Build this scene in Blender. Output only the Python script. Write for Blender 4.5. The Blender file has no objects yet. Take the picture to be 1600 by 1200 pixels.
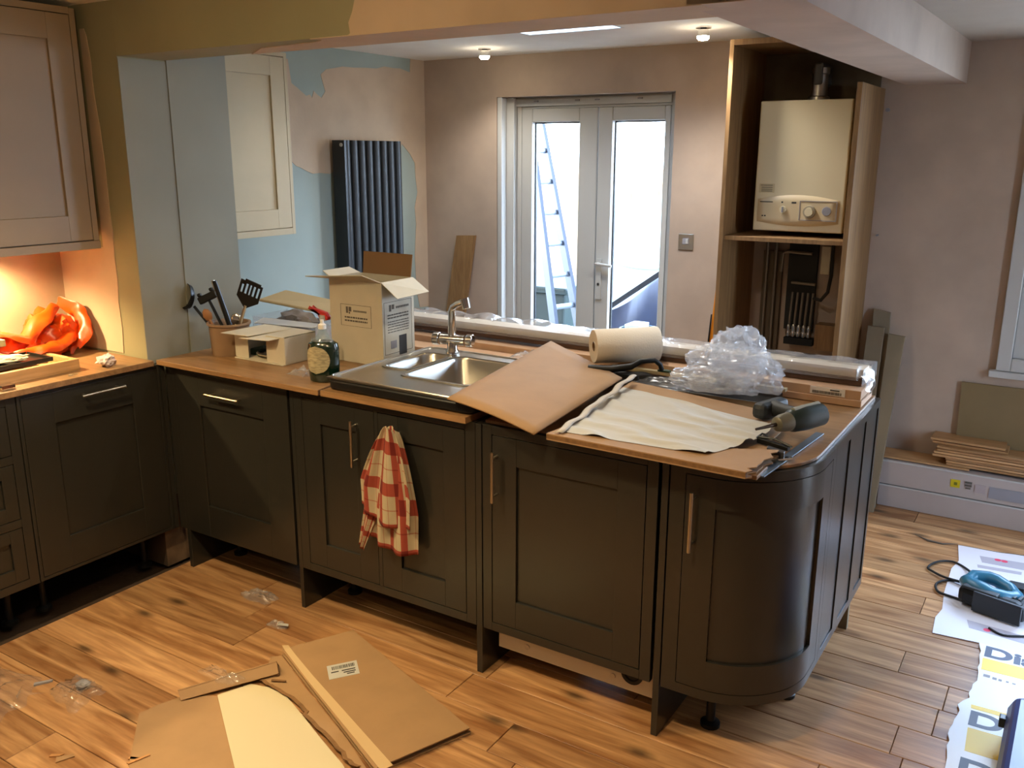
import bpy, bmesh, math, random
from mathutils import Vector, Matrix, noise
R = math.radians
S = bpy.context.scene
COL = S.collection
random.seed(7)

# ------------------------------------------------------------------ camera
def cam_axes(yaw, pit, rol):
    f = Vector((math.sin(yaw)*math.cos(pit), math.cos(yaw)*math.cos(pit), -math.sin(pit)))
    r = Vector((math.cos(yaw), -math.sin(yaw), 0)); u = r.cross(f)
    return (math.cos(rol)*r+math.sin(rol)*u, -math.sin(rol)*r+math.cos(rol)*u, f)
cr, cu, cf = cam_axes(-.56446, .25053, .0026)
cd = bpy.data.cameras.new('camera'); cam = bpy.data.objects.new('camera', cd); COL.objects.link(cam)
cd.sensor_width = 36; cd.lens = 1401.67/1600*36; cd.clip_start = .02
m = Matrix((cr, cu, -cf)).transposed().to_4x4(); m.translation = Vector((3.037, -2.2032, 1.6807))
cam.matrix_world = m
S.camera = cam

# ------------------------------------------------------------------ view, world, lights
vs = S.view_settings
S.display_settings.display_device = 'sRGB'
vs.view_transform = 'Standard'; vs.look = 'None'; vs.gamma = 1; vs.exposure = 2.0; vs.use_curve_mapping = False
S.cycles.use_denoising = True
S.cycles.max_bounces = 10; S.cycles.diffuse_bounces = 6; S.cycles.transparent_max_bounces = 24
S.cycles.sample_clamp_indirect = 6; S.cycles.caustics_reflective = False; S.cycles.caustics_refractive = False

w = bpy.data.worlds.new('sky'); S.world = w; w.use_nodes = True
wn = w.node_tree; bg = wn.nodes['Background']
tc = wn.nodes.new('ShaderNodeTexCoord'); sx = wn.nodes.new('ShaderNodeSeparateXYZ')
rp = wn.nodes.new('ShaderNodeValToRGB')
wn.links.new(tc.outputs['Generated'], sx.inputs[0]); wn.links.new(sx.outputs['Z'], rp.inputs[0])
rp.color_ramp.elements[0].position = 0; rp.color_ramp.elements[0].color = (.62, .78, 1, 1)
rp.color_ramp.elements[1].position = .6; rp.color_ramp.elements[1].color = (.5, .70, 1, 1)
wn.links.new(rp.outputs[0], bg.inputs[0]); bg.inputs['Strength'].default_value = 7.8

def area(name, loc, rot, sx_, sy_, power, color, portal=False):
    l = bpy.data.lights.new(name, 'AREA'); l.shape = 'RECTANGLE'; l.size = sx_; l.size_y = sy_
    l.energy = power; l.color = color
    if portal: l.cycles.is_portal = True
    o = bpy.data.objects.new(name, l); o.location = loc; o.rotation_euler = rot; COL.objects.link(o); return o
def spot(name, loc, tgt, power, color, ang=100, blend=.6, rad=.03):
    l = bpy.data.lights.new(name, 'SPOT'); l.energy = power; l.color = color
    l.spot_size = R(ang); l.spot_blend = blend; l.shadow_soft_size = rad
    o = bpy.data.objects.new(name, l); o.location = loc
    d = Vector(tgt)-Vector(loc); o.rotation_euler = d.to_track_quat('-Z', 'Y').to_euler(); COL.objects.link(o); return o
WARM = (1, .76, .42); WARM2 = (1, .94, .84)
# daylight portals at the room's openings and at the added side door
area('portal_doors', (.52, 2.66, 1.0), (R(-90), 0, 0), 1.1, 2.0, 1, (1, 1, 1), True)
area('portal_window', (3.45, 2.62, 1.38), (R(-90), 0, 0), 1.3, 1.35, 1, (1, 1, 1), True)
area('portal_added_door', (4.33, 1.13, .95), (0, R(90), 0), 1.9, .45, 1, (1, 1, 1), True)
area('portal_rooflight', (.86, 1.45, 2.3), (0, 0, 0), .7, .6, 1, (1, 1, 1), True)
# front room ceiling spotlights (over and behind the camera), warm
for i, (x, y, p) in enumerate([(.7, -1.15, 35), (2.05, -1.1, 20), (.7, -2.5, 11), (2.5, -2.9, 6)]):
    spot('ceiling_lamp', (x, y, 2.12), (x, y, 0), p, WARM, 140, 1, .04)
l = bpy.data.lights.new('lintel_fill_lamp', 'POINT'); l.energy = 3.8; l.color = WARM; l.shadow_soft_size = .05  # added point light that brightens the lintel face, no pendant hangs here
o = bpy.data.objects.new('lintel_fill_lamp', l); o.location = (1.25, -1.15, 2.02); COL.objects.link(o)

# ------------------------------------------------------------------ mesh building
OFF = {}
class MB:
    def __init__(s): s.v = []; s.f = []; s.uv = None
    def add(s, vs_, fs, M=None):
        n = len(s.v)
        s.v += [tuple(M @ Vector(p)) if M is not None else tuple(p) for p in vs_]
        s.f += [tuple(i+n for i in f) for f in fs]; return s
    def box(s, x0, x1, y0, y1, z0, z1, M=None):
        return s.add([(x0,y0,z0),(x1,y0,z0),(x1,y1,z0),(x0,y1,z0),(x0,y0,z1),(x1,y0,z1),(x1,y1,z1),(x0,y1,z1)],
                     [(0,3,2,1),(4,5,6,7),(0,1,5,4),(1,2,6,5),(2,3,7,6),(3,0,4,7)], M)
    def hexa(s, lo, hi):            # 4 bottom points, 4 top points
        return s.add(list(lo)+list(hi), [(0,3,2,1),(4,5,6,7),(0,1,5,4),(1,2,6,5),(2,3,7,6),(3,0,4,7)])
    def prism(s, poly, a, b, axis='z', M=None):
        n = len(poly)
        def P(p, h): return {'z': (p[0],p[1],h), 'x': (h,p[0],p[1]), 'y': (p[0],h,p[1])}[axis]
        return s.add([P(p,a) for p in poly]+[P(p,b) for p in poly],
                     [tuple(range(n))[::-1], tuple(range(n,2*n))]+[(i,(i+1)%n,(i+1)%n+n,i+n) for i in range(n)], M)
    def cyl(s, p0, p1, r0, r1=None, n=16, cap=True):
        if r1 is None: r1 = r0
        return s.tube([p0, p1], [r0, r1], n, cap)
    def tube(s, pts, r, n=8, cap=True, closed=False):
        pts = [Vector(p) for p in pts]; k = len(pts)
        rs = r if isinstance(r, (list, tuple)) else [r]*k
        t0 = (pts[1]-pts[0]).normalized()
        up = Vector((0,0,1)) if abs(t0.z) < .9 else Vector((1,0,0))
        a = t0.cross(up).normalized(); base = len(s.v)
        for i, p in enumerate(pts):
            if closed: t = (pts[(i+1)%k]-pts[i-1]).normalized()
            else: t = (pts[min(i+1,k-1)]-pts[max(i-1,0)]).normalized()
            a = (a - t*a.dot(t)).normalized(); b = t.cross(a)
            for j in range(n):
                c = 2*math.pi*j/n; s.v.append(tuple(p+(a*math.cos(c)+b*math.sin(c))*rs[i]))
        for i in range(k if closed else k-1):
            for j in range(n):
                i2 = (i+1)%k
                s.f.append((base+i*n+j, base+i*n+(j+1)%n, base+i2*n+(j+1)%n, base+i2*n+j))
        if cap and not closed:
            s.f.append(tuple(base+j for j in range(n))[::-1]); s.f.append(tuple(base+(k-1)*n+j for j in range(n)))
        return s
    def lathe(s, prof, c=(0,0,0), n=24, M=None, cap=False):
        base = len(s.v); vv = []; ff = []
        for (r, z) in prof:
            for j in range(n):
                a = 2*math.pi*j/n; vv.append((c[0]+r*math.cos(a), c[1]+r*math.sin(a), c[2]+z))
        for i in range(len(prof)-1):
            for j in range(n): ff.append((i*n+j, i*n+(j+1)%n, (i+1)*n+(j+1)%n, (i+1)*n+j))
        if cap: ff.append(tuple(range(n))[::-1]); ff.append(tuple(range((len(prof)-1)*n, len(prof)*n)))
        return s.add(vv, ff, M)
    def grid(s, fn, nu, nv, uv=False):
        base = len(s.v)
        for i in range(nu+1):
            for j in range(nv+1): s.v.append(tuple(fn(i/nu, j/nv)))
        for i in range(nu):
            for j in range(nv):
                a = base+i*(nv+1)+j; s.f.append((a, a+nv+1, a+nv+2, a+1))
        if uv:
            if s.uv is None: s.uv = {}
            for i in range(nu+1):
                for j in range(nv+1): s.uv[base+i*(nv+1)+j] = (i/nu, j/nv)
        return s
    def build(s, name, mat=None, parent=None, bevel=0, smooth=False, solid=0, sub=0, ang=40, local=False):
        off = OFF.get(parent.name, Vector((0,0,0))) if (parent is not None and not local) else Vector((0,0,0))
        if parent is None and not local:
            xs = [p[0] for p in s.v]; ys = [p[1] for p in s.v]; zs = [p[2] for p in s.v]
            off = Vector(((min(xs)+max(xs))/2, (min(ys)+max(ys))/2, min(zs)))
        me = bpy.data.meshes.new(name)
        me.from_pydata([(p[0]-off.x, p[1]-off.y, p[2]-off.z) for p in s.v], [], s.f)
        if s.uv is not None:
            ul = me.uv_layers.new(name='uv')
            for l in me.loops: ul.data[l.index].uv = s.uv.get(l.vertex_index, (0,0))
        me.validate()
        bm = bmesh.new(); bm.from_mesh(me); bmesh.ops.recalc_face_normals(bm, faces=bm.faces)
        bm.to_mesh(me); bm.free()
        if smooth:
            me.polygons.foreach_set('use_smooth', [True]*len(me.polygons))
            try: me.set_sharp_from_angle(angle=R(ang))
            except Exception: pass
        if mat: me.materials.append(mat)
        o = bpy.data.objects.new(name, me); COL.objects.link(o)
        if parent is not None:
            o.parent = parent; OFF[o.name] = off
        else:
            o.location = off; OFF[o.name] = off
        if solid:
            q = o.modifiers.new('s', 'SOLIDIFY'); q.thickness = solid; q.offset = 0
        if bevel:
            b = o.modifiers.new('b', 'BEVEL'); b.width = bevel; b.segments = 2; b.limit_method = 'ANGLE'; b.angle_limit = R(40)
        if sub:
            b = o.modifiers.new('u', 'SUBSURF'); b.levels = sub; b.render_levels = sub
        return o

def tag(o, label=None, cat=None, group=None, kind=None):
    if label: o['label'] = label
    if cat: o['category'] = cat
    if group: o['group'] = group
    if kind: o['kind'] = kind
    return o
def thing(name, label, cat, loc=(0,0,0), rz=0, group=None, world=True):
    o = bpy.data.objects.new(name, None); COL.objects.link(o)
    o.location = loc; o.rotation_euler = (0, 0, rz); o.empty_display_size = .05
    OFF[o.name] = Vector(loc) if world else Vector((0,0,0))
    return tag(o, label, cat, group)
def copy_tree(o, parent=None):
    c = o.copy(); COL.objects.link(c)
    if parent is not None: c.parent = parent
    OFF[c.name] = OFF.get(o.name, Vector((0,0,0)))
    for ch in list(o.children): copy_tree(ch, c)
    return c

# ------------------------------------------------------------------ materials
def s2l(c):
    if isinstance(c, str): c = tuple(int(c[i:i+2], 16)/255 for i in (0,2,4))
    return tuple((x/12.92 if x <= .04045 else ((x+.055)/1.055)**2.4) for x in c)
def mat(name, col, rough=.6, metal=0, var=0, vscale=8, bump=0, bscale=60, stretch=(1,1,1), spec=.5, col2=None, coat=0, emit=None, estr=0):
    m = bpy.data.materials.new(name); m.use_nodes = True; n = m.node_tree; b = n.nodes['Principled BSDF']
    c = s2l(col) if isinstance(col, str) else tuple(col)
    b.inputs['Base Color'].default_value = (*c, 1); b.inputs['Roughness'].default_value = rough
    b.inputs['Metallic'].default_value = metal; b.inputs['Specular IOR Level'].default_value = spec
    b.inputs['Coat Weight'].default_value = coat
    if emit: b.inputs['Emission Color'].default_value = (*emit, 1); b.inputs['Emission Strength'].default_value = estr
    if var or bump:
        tc = n.nodes.new('ShaderNodeTexCoord'); mp = n.nodes.new('ShaderNodeMapping'); mp.inputs['Scale'].default_value = stretch
        n.links.new(tc.outputs['Object'], mp.inputs[0])
    if var:
        nz = n.nodes.new('ShaderNodeTexNoise'); nz.inputs['Scale'].default_value = vscale; nz.inputs['Detail'].default_value = 6
        n.links.new(mp.outputs[0], nz.inputs['Vector'])
        mx = n.nodes.new('ShaderNodeMix'); mx.data_type = 'RGBA'
        c2 = s2l(col2) if isinstance(col2, str) else (col2 or tuple(x*(1-var) for x in c))
        mx.inputs['A'].default_value = (*c2, 1); mx.inputs['B'].default_value = (*[min(1, x*(1+(0 if col2 else var*.5))) for x in c], 1)
        cl = n.nodes.new('ShaderNodeMapRange'); cl.inputs['From Min'].default_value = .35; cl.inputs['From Max'].default_value = .65
        n.links.new(nz.outputs['Fac'], cl.inputs['Value']); n.links.new(cl.outputs[0], mx.inputs['Factor'])
        n.links.new(mx.outputs['Result'], b.inputs['Base Color'])
    if bump:
        nz = n.nodes.new('ShaderNodeTexNoise'); nz.inputs['Scale'].default_value = bscale; nz.inputs['Detail'].default_value = 3
        n.links.new(mp.outputs[0], nz.inputs['Vector'])
        bp = n.nodes.new('ShaderNodeBump'); bp.inputs['Strength'].default_value = bump; bp.inputs['Distance'].default_value = .004
        n.links.new(nz.outputs['Fac'], bp.inputs['Height']); n.links.new(bp.outputs[0], b.inputs['Normal'])
    return m
def wood(name, c1, c2, axis='x', rough=.45, scale=1.0, knots=0, rnd=.25, coords='Object'):
    m = bpy.data.materials.new(name); m.use_nodes = True; n = m.node_tree; b = n.nodes['Principled BSDF']; L = n.links.new
    b.inputs['Roughness'].default_value = rough
    tc = n.nodes.new('ShaderNodeTexCoord'); oi = n.nodes.new('ShaderNodeObjectInfo')
    off = n.nodes.new('ShaderNodeVectorMath'); off.operation = 'ADD'
    sc = n.nodes.new('ShaderNodeVectorMath'); sc.operation = 'SCALE'; sc.inputs['Scale'].default_value = 37.0
    cmb = n.nodes.new('ShaderNodeCombineXYZ')
    for k in range(3): L(oi.outputs['Random'], cmb.inputs[k])
    L(cmb.outputs[0], sc.inputs[0]); L(tc.outputs[coords], off.inputs[0]); L(sc.outputs[0], off.inputs[1])
    mp = n.nodes.new('ShaderNodeMapping'); L(off.outputs[0], mp.inputs[0])
    st = {'x': (1.2, 14, 14), 'y': (14, 1.2, 14), 'z': (14, 14, 1.2)}[axis]
    mp.inputs['Scale'].default_value = [q*scale for q in st]
    nz = n.nodes.new('ShaderNodeTexNoise'); nz.inputs['Scale'].default_value = 1.6; nz.inputs['Detail'].default_value = 8; nz.inputs['Distortion'].default_value = 1.1
    L(mp.outputs[0], nz.inputs['Vector'])
    wv = n.nodes.new('ShaderNodeTexNoise'); wv.inputs['Scale'].default_value = 9; wv.inputs['Detail'].default_value = 4
    L(mp.outputs[0], wv.inputs['Vector'])
    r = n.nodes.new('ShaderNodeMapRange'); r.inputs['From Min'].default_value = .32; r.inputs['From Max'].default_value = .68; L(nz.outputs['Fac'], r.inputs['Value'])
    mx = n.nodes.new('ShaderNodeMix'); mx.data_type = 'RGBA'
    mx.inputs['A'].default_value = (*s2l(c2), 1); mx.inputs['B'].default_value = (*s2l(c1), 1); L(r.outputs[0], mx.inputs['Factor'])
    r2 = n.nodes.new('ShaderNodeMapRange'); r2.inputs['From Min'].default_value = .3; r2.inputs['From Max'].default_value = .7
    r2.inputs['To Min'].default_value = .86; r2.inputs['To Max'].default_value = 1.08; L(wv.outputs['Fac'], r2.inputs['Value'])
    r3 = n.nodes.new('ShaderNodeMapRange'); r3.inputs['To Min'].default_value = 1-rnd; r3.inputs['To Max'].default_value = 1+rnd*.5; L(oi.outputs['Random'], r3.inputs['Value'])
    mu = n.nodes.new('ShaderNodeMath'); mu.operation = 'MULTIPLY'; L(r2.outputs[0], mu.inputs[0]); L(r3.outputs[0], mu.inputs[1])
    last = mu.outputs[0]
    if knots:
        mk = n.nodes.new('ShaderNodeMapping'); L(off.outputs[0], mk.inputs[0])
        mk.inputs['Scale'].default_value = {'x': (2.2, 5, 0.01), 'y': (5, 2.2, .01), 'z': (5, 5, 2.2)}[axis]
        vo = n.nodes.new('ShaderNodeTexVoronoi'); vo.voronoi_dimensions = '2D'; vo.inputs['Scale'].default_value = knots; L(mk.outputs[0], vo.inputs['Vector'])
        rk = n.nodes.new('ShaderNodeMapRange'); rk.inputs['From Min'].default_value = .02; rk.inputs['From Max'].default_value = .10
        rk.inputs['To Min'].default_value = .30; rk.inputs['To Max'].default_value = 1; L(vo.outputs['Distance'], rk.inputs['Value'])
        m2 = n.nodes.new('ShaderNodeMath'); m2.operation = 'MULTIPLY'; L(last, m2.inputs[0]); L(rk.outputs[0], m2.inputs[1]); last = m2.outputs[0]
    vm = n.nodes.new('ShaderNodeVectorMath'); vm.operation = 'SCALE'; L(mx.outputs['Result'], vm.inputs[0]); L(last, vm.inputs['Scale'])
    L(vm.outputs[0], b.inputs['Base Color'])
    bp = n.nodes.new('ShaderNodeBump'); bp.inputs['Strength'].default_value = .15; bp.inputs['Distance'].default_value = .002
    L(wv.outputs['Fac'], bp.inputs['Height']); L(bp.outputs[0], b.inputs['Normal'])
    return m
def film(name, tint=(1,1,1), haze=.12, rough=.12, gloss=1.0, bump=.0, bscale=30):   # thin clear plastic or glass
    m = bpy.data.materials.new(name); m.use_nodes = True; n = m.node_tree; n.nodes.remove(n.nodes['Principled BSDF']); L = n.links.new
    out = n.nodes['Material Output']
    tr = n.nodes.new('ShaderNodeBsdfTransparent'); tr.inputs[0].default_value = (*tint, 1)
    df = n.nodes.new('ShaderNodeBsdfDiffuse'); df.inputs[0].default_value = (.8, .82, .86, 1)
    tl = n.nodes.new('ShaderNodeBsdfTranslucent'); tl.inputs[0].default_value = (.8, .82, .86, 1)
    dd = n.nodes.new('ShaderNodeMixShader'); dd.inputs[0].default_value = .5; L(df.outputs[0], dd.inputs[1]); L(tl.outputs[0], dd.inputs[2])
    a = n.nodes.new('ShaderNodeMixShader'); a.inputs[0].default_value = haze; L(tr.outputs[0], a.inputs[1]); L(dd.outputs[0], a.inputs[2])
    gl = n.nodes.new('ShaderNodeBsdfGlossy'); gl.inputs['Roughness'].default_value = rough
    fr = n.nodes.new('ShaderNodeLayerWeight')
    pw = n.nodes.new('ShaderNodeMath'); pw.operation = 'POWER'; pw.inputs[1].default_value = 4; L(fr.outputs['Facing'], pw.inputs[0])
    ma = n.nodes.new('ShaderNodeMath'); ma.operation = 'MULTIPLY_ADD'; ma.inputs[1].default_value = .7; ma.inputs[2].default_value = .045; L(pw.outputs[0], ma.inputs[0])
    mu = n.nodes.new('ShaderNodeMath'); mu.operation = 'MULTIPLY'; mu.inputs[1].default_value = gloss; mu.use_clamp = True; L(ma.outputs[0], mu.inputs[0])
    b = n.nodes.new('ShaderNodeMixShader'); L(mu.outputs[0], b.inputs[0]); L(a.outputs[0], b.inputs[1]); L(gl.outputs[0], b.inputs[2])
    if bump:
        tc = n.nodes.new('ShaderNodeTexCoord'); nz = n.nodes.new('ShaderNodeTexNoise'); nz.inputs['Scale'].default_value = bscale
        nz.inputs['Detail'].default_value = 4; nz.inputs['Distortion'].default_value = 1.5
        L(tc.outputs['Object'], nz.inputs['Vector']); bp = n.nodes.new('ShaderNodeBump'); bp.inputs['Strength'].default_value = bump; bp.inputs['Distance'].default_value = .01
        L(nz.outputs['Fac'], bp.inputs['Height']); L(bp.outputs[0], gl.inputs['Normal']); L(bp.outputs[0], fr.inputs['Normal'])
    L(b.outputs[0], out.inputs[0]); return m

M_floor = wood('oak_floor', 'c89b6c', '8a5c36', 'x', .42, 1.0, knots=.72, rnd=.22)
M_top = wood('oak_worktop', '9e7953', '80603f', 'x', .4, 1.2, rnd=.08)
M_oak = wood('oak_light', '9a764c', '7c5a36', 'z', .5, 1.0, rnd=.1)
M_lam = wood('laminate_oak', 'c49a6c', 'a5794c', 'x', .5, 1.0, rnd=.25)
M_beige = mat('beige_panel', '7d705a', .6, var=.05)
M_sub = mat('subfloor', '3a2a1c', .9, var=.4, vscale=6, bump=.4)
M_dark = mat('dark_green_grey_paint', '272622', .29, spec=.7, var=.06, vscale=20, bump=.05, bscale=120)
M_darkin = mat('cabinet_inside', '2b2925', .8)
M_cream = mat('cream_paint', 'b5a684', .45, var=.03)
M_taupe = mat('taupe_paint', '95826a', .5, var=.03)
M_sage = mat('sage_wall_paint', '97a39c', .8, var=.05, vscale=3, bump=.08, bscale=200)
M_olive = mat('sage_wall_paint_front', '8f8a6c', .8, var=.06, vscale=3, bump=.08, bscale=200)
M_plas = mat('pink_plaster', 'b3a090', .85, var=.1, vscale=4, bump=.1, bscale=60)
M_plas2 = mat('fresh_plaster', 'bba68e', .85, var=.08, vscale=5, bump=.1, bscale=60)
M_rev = mat('grey_reveal_paint', '8c8b7e', .8, var=.06, vscale=3)
M_ceil2 = mat('ceiling_cream', 'a5988a', .9, var=.03)
M_ceil = mat('ceiling_white', 'e2e0da', .9, var=.03)
M_white = mat('white_upvc', 'b9b9b6', .35)
M_whitep = mat('white_card', 'c2bba8', .7, var=.04, vscale=15)
M_steel = mat('brushed_steel', 'b8b4ac', .28, 1.0, bump=.03, bscale=200)
M_chrome = mat('chrome', 'd8d6d2', .1, 1.0)
M_nickel = mat('satin_nickel', 'c8bda8', .3, 1.0)
M_black = mat('black_plastic', '101112', .45, spec=.35)
M_blackr = mat('black_rubber', '141414', .7)
M_card = mat('brown_cardboard', '9c7b57', .8, var=.07, vscale=10, bump=.06, bscale=90)
M_card2 = mat('cardboard_edge', '7c5a38', .9, var=.2, vscale=80)
M_anth = mat('anthracite_metal', '24282b', .4, .1)
M_glass = film('window_glass', (1,1,1), 0.0, .0, .7)
M_film = film('clear_film', (1,1,1), .18, .16, 1.6, bump=.25, bscale=25)
M_film2 = film('crumpled_film', (1,1,1), .24, .18, 1.4, bump=.1, bscale=40)
M_film3 = film('flat_clear_film', (1,1,1), .10, .2, 1.0, bump=.05, bscale=40)
M_copper = mat('copper_pipe', 'a86a44', .35, 1.0, var=.2)
M_grey = mat('grey_print', '8e8c92', .7)
M_ink = mat('dark_ink', '2c2a28', .7)
M_bulb = mat('lamp_lens', 'ffffff', .3, emit=(1, .85, .62), estr=30)
# ------------------------------------------------------------------ structure
def struct(name, mb, m, **k):
    return tag(mb.build(name, m, **k), kind='structure')
XL, YB, XR, YF = -.6, 2.5, 4.3, -4.2
ZC, ZR = 2.245, 2.175

# floor: base slab and individual oak boards
fb = MB(); fb.box(-.05, XR, YF, -1.5, -.02, -.0005); fb.box(-.05, XR, -1.5, YB, -.06, -.016)
floor = struct('floor', fb, M_sub)
tag(struct('floor', MB().box(XL-.2, -.05, YF, YB, -.06, -.03), M_sub), 'bare dark subfloor under the left run of units')
W_ = .155; row = 0; y = -.02-10*W_; FX = 0.0
nP = 0
while y < YB-.01:
    y1 = min(y+W_, YB); rnd = random.Random(row*13+5)
    joins = [FX if y < .05 else -.02]
    x = {5: .9, 6: 1.1}.get(row, -rnd.uniform(.1, .95))
    special = {12: 2.757, 14: 2.857, 15: 2.54+.16}
    xs = []
    xx = x
    while xx < XR:
        if xx > joins[0]+.15: xs.append(xx)
        xx += rnd.uniform(.75, 1.35)
    if row in special:
        s_ = special[row]; xs = [q for q in xs if abs(q-s_) > .45]+[s_]; xs.sort()
    xs = joins+xs+[XR]
    for a, b in zip(xs[:-1], xs[1:]):
        if b-a < .12: continue
        g = .0011; c = .0015
        mb = MB()
        mb.hexa([(a+g,y+g,-.016),(b-g,y+g,-.016),(b-g,y1-g,-.016),(a+g,y1-g,-.016)],
                [(a+g,y+g,-c),(b-g,y+g,-c),(b-g,y1-g,-c),(a+g,y1-g,-c)])
        mb.hexa([(a+g,y+g,-c),(b-g,y+g,-c),(b-g,y1-g,-c),(a+g,y1-g,-c)],
                [(a+g+c,y+g+c,0),(b-g-c,y+g+c,0),(b-g-c,y1-g-c,0),(a+g+c,y1-g-c,0)])
        # each board keeps its own origin so that its grain differs
        o = mb.build('plank', M_floor); loc = o.location.copy(); o.parent = floor
        o.location = loc - floor.location; nP += 1
    y = y1; row += 1

# back wall with the door opening and the window opening
T = .3
wb = MB()
def wall_y(mb, x0, x1, z0, z1, y=YB, t=T): mb.box(x0, x1, y, y+t, z0, z1)
wall_y(wb, -6, 10, 2.5, 6.0); wall_y(wb, -6, XL-.2, -.1, 2.5); wall_y(wb, XR+.2, 10, -.1, 2.5); wall_y(wb, XL-.2, -.055, 0, 2.5); wall_y(wb, -.055, 1.087, 2.012, 2.5); wall_y(wb, 1.087, 2.76, 0, 2.5)
wall_y(wb, 2.76, 4.1, 0, .70); wall_y(wb, 2.76, 4.1, 2.06, 2.5); wall_y(wb, 4.1, XR+.2, 0, 2.5)
wall_y(wb, -.055, 1.087, -.06, 0)
wback = struct('wall_back', wb, M_plas)
# left wall
wleft = struct('wall_left', MB().box(XL-.2, XL, YF, YB+T, -.06, 2.5), M_sage)
skim = [(1.239,2.151),(1.346,2.16),(1.363,2.041),(1.407,2.018),(1.466,1.982),(1.495,1.99),(1.51,1.975),(1.525,2.011),(1.552,1.992),(1.582,1.978),(1.614,2.013),(1.593,2.072),
 (1.585,2.1),(1.632,2.131),(1.69,2.14),(1.76,2.154),(1.85,2.155),(1.948,2.162),(2.05,2.165),(2.118,2.182),(2.2,2.179),(2.266,2.182),(2.358,2.165),(2.367,2.245),(2.4995,2.245),
 (2.4995,.70),(2.405,.706),(2.381,.794),(2.37,.92),(2.364,1.045),(2.385,1.247),(2.375,1.35),(2.406,1.447),(2.39,1.54),(2.387,1.626),(2.338,1.684),(2.265,1.741),(2.18,1.65),(2.089,1.609),(1.857,1.557),
 (1.75,1.575),(1.699,1.605),(1.62,1.572),(1.543,1.579),(1.49,1.575),(1.446,1.588),(1.399,1.608),(1.365,1.618),(1.332,1.642),(1.29,1.65),(1.265,1.676),(1.223,1.698)]
MB().prism(skim, XL-.0, XL+.0025, 'x').build('plaster_patch', M_plas2, wleft)['label'] = 'pink plaster skim with ragged edges'
# stub wall (partition) at the end of the left run, with the nib beyond it
wst = struct('wall_partition', MB().box(XL, -.035, -.05, .155, 0, 2.26), M_olive)
MB().box(-.0351, -.0325, -.0495, .155, .87, 2.02).build('painted_reveal', M_rev, wst)['label'] = 'blue-grey painted reveal of the opening'
wnib = struct('wall_partition', MB().box(XL, -.028, .156, .44, .0, ZC+.01), M_rev)
MB().box(-.5, -.0345, -.0515, -.05, 0, .17).build('bare_footing', M_sub, wst)
MB().box(-.035, -.0335, -.05, .155, 0, .3).build('bare_footing', mat('old_plaster','6a543e',.9,var=.4,vscale=12), wst)
sp = [(-.24,2.13),(-.215,2.13),(-.204,2.106),(-.196,2.05),(-.192,2.004),(-.195,1.95),(-.193,1.89),(-.186,1.83),(-.179,1.774),(-.176,1.7),(-.173,1.632),(-.174,1.463),(-.168,1.38),(-.172,1.29),(-.169,1.2),(-.178,1.113),(-.172,1.0),(-.180,.90),(-.599,.90),(-.599,1.32),(-.24,1.32)]
MB().prism(sp, -.0535, -.05, 'y').build('plaster_patch', M_plas2, wst)['label'] = 'pale plaster strip beside the wall cabinet'
MB().box(XL, XL+.06, -3.0, -.0505, .60, 1.36).build('splashback_plaster', M_plas2, wleft)['label'] = 'pale plaster behind the worktop'
# header over the peninsula, coplanar with the stub, and the beam running to the back wall
lin = MB(); lin.box(-.0345, 2.42, -.05, .15, 2.025, 2.26)
wh = struct('lintel', lin, M_olive)
MB().prism([(1.095,2.06),(1.10,2.03),(1.09,2.0245),(2.42,2.0245),(2.42,2.259),(1.118,2.259),(1.122,2.12),(1.112,2.09)], -.0530, -.05, 'y').build('plaster_patch', M_plas2, wh)['label'] = 'bare plaster half of the lintel face'
MB().prism([(.935,-.0525),(.955,-.02),(.90,.01),(.62,.04),(.45,.151),(2.2,.151),(2.2,-.0525)], 2.0225, 2.0255, 'z').build('plaster_patch', M_plas2, wh)['label'] = 'bare plaster underside of the lintel'
bm_ = MB(); bm_.hexa([(2.162,-.053,2.0235),(2.422,-.053,2.0235),(2.488,2.5,1.996),(2.239,2.5,1.996)], [(2.162,-.053,2.3),(2.422,-.053,2.3),(2.488,2.5,2.3),(2.239,2.5,2.3)])
struct('beam', bm_, M_plas)
# ceilings
cb = MB(); cb.box(XL, .6, .15, YB, ZC, ZC+.12); cb.box(1.12, 2.3, .15, YB, ZC, ZC+.12); cb.box(.6, 1.12, .15, 1.2, ZC, ZC+.12); cb.box(.6, 1.12, 1.79, YB, ZC, ZC+.12)
struct('ceiling', cb, M_ceil)
struct('ceiling', MB().box(2.40, XR, -.05, YB, ZR, ZR+.1), M_ceil2)
struct('ceiling', MB().box(XL, XR, YF, -.05, 2.215, 2.3), M_ceil)
# right and front walls (behind and beside the camera), with an opening for the added side door
wr = MB(); wr.box(XR, XR+.2, YF, .9, -.06, 2.4); wr.box(XR, XR+.2, 1.36, YB, -.06, 2.4); wr.box(XR, XR+.2, .9, 1.36, 1.9, 2.4); wr.box(XR, XR+.2, .9, 1.36, -.06, 0)
struct('wall_right', wr, M_plas)
struct('wall_front', MB().box(XL-.2, XR+.2, YF-.2, YF, -.06, 2.4), M_plas)

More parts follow.
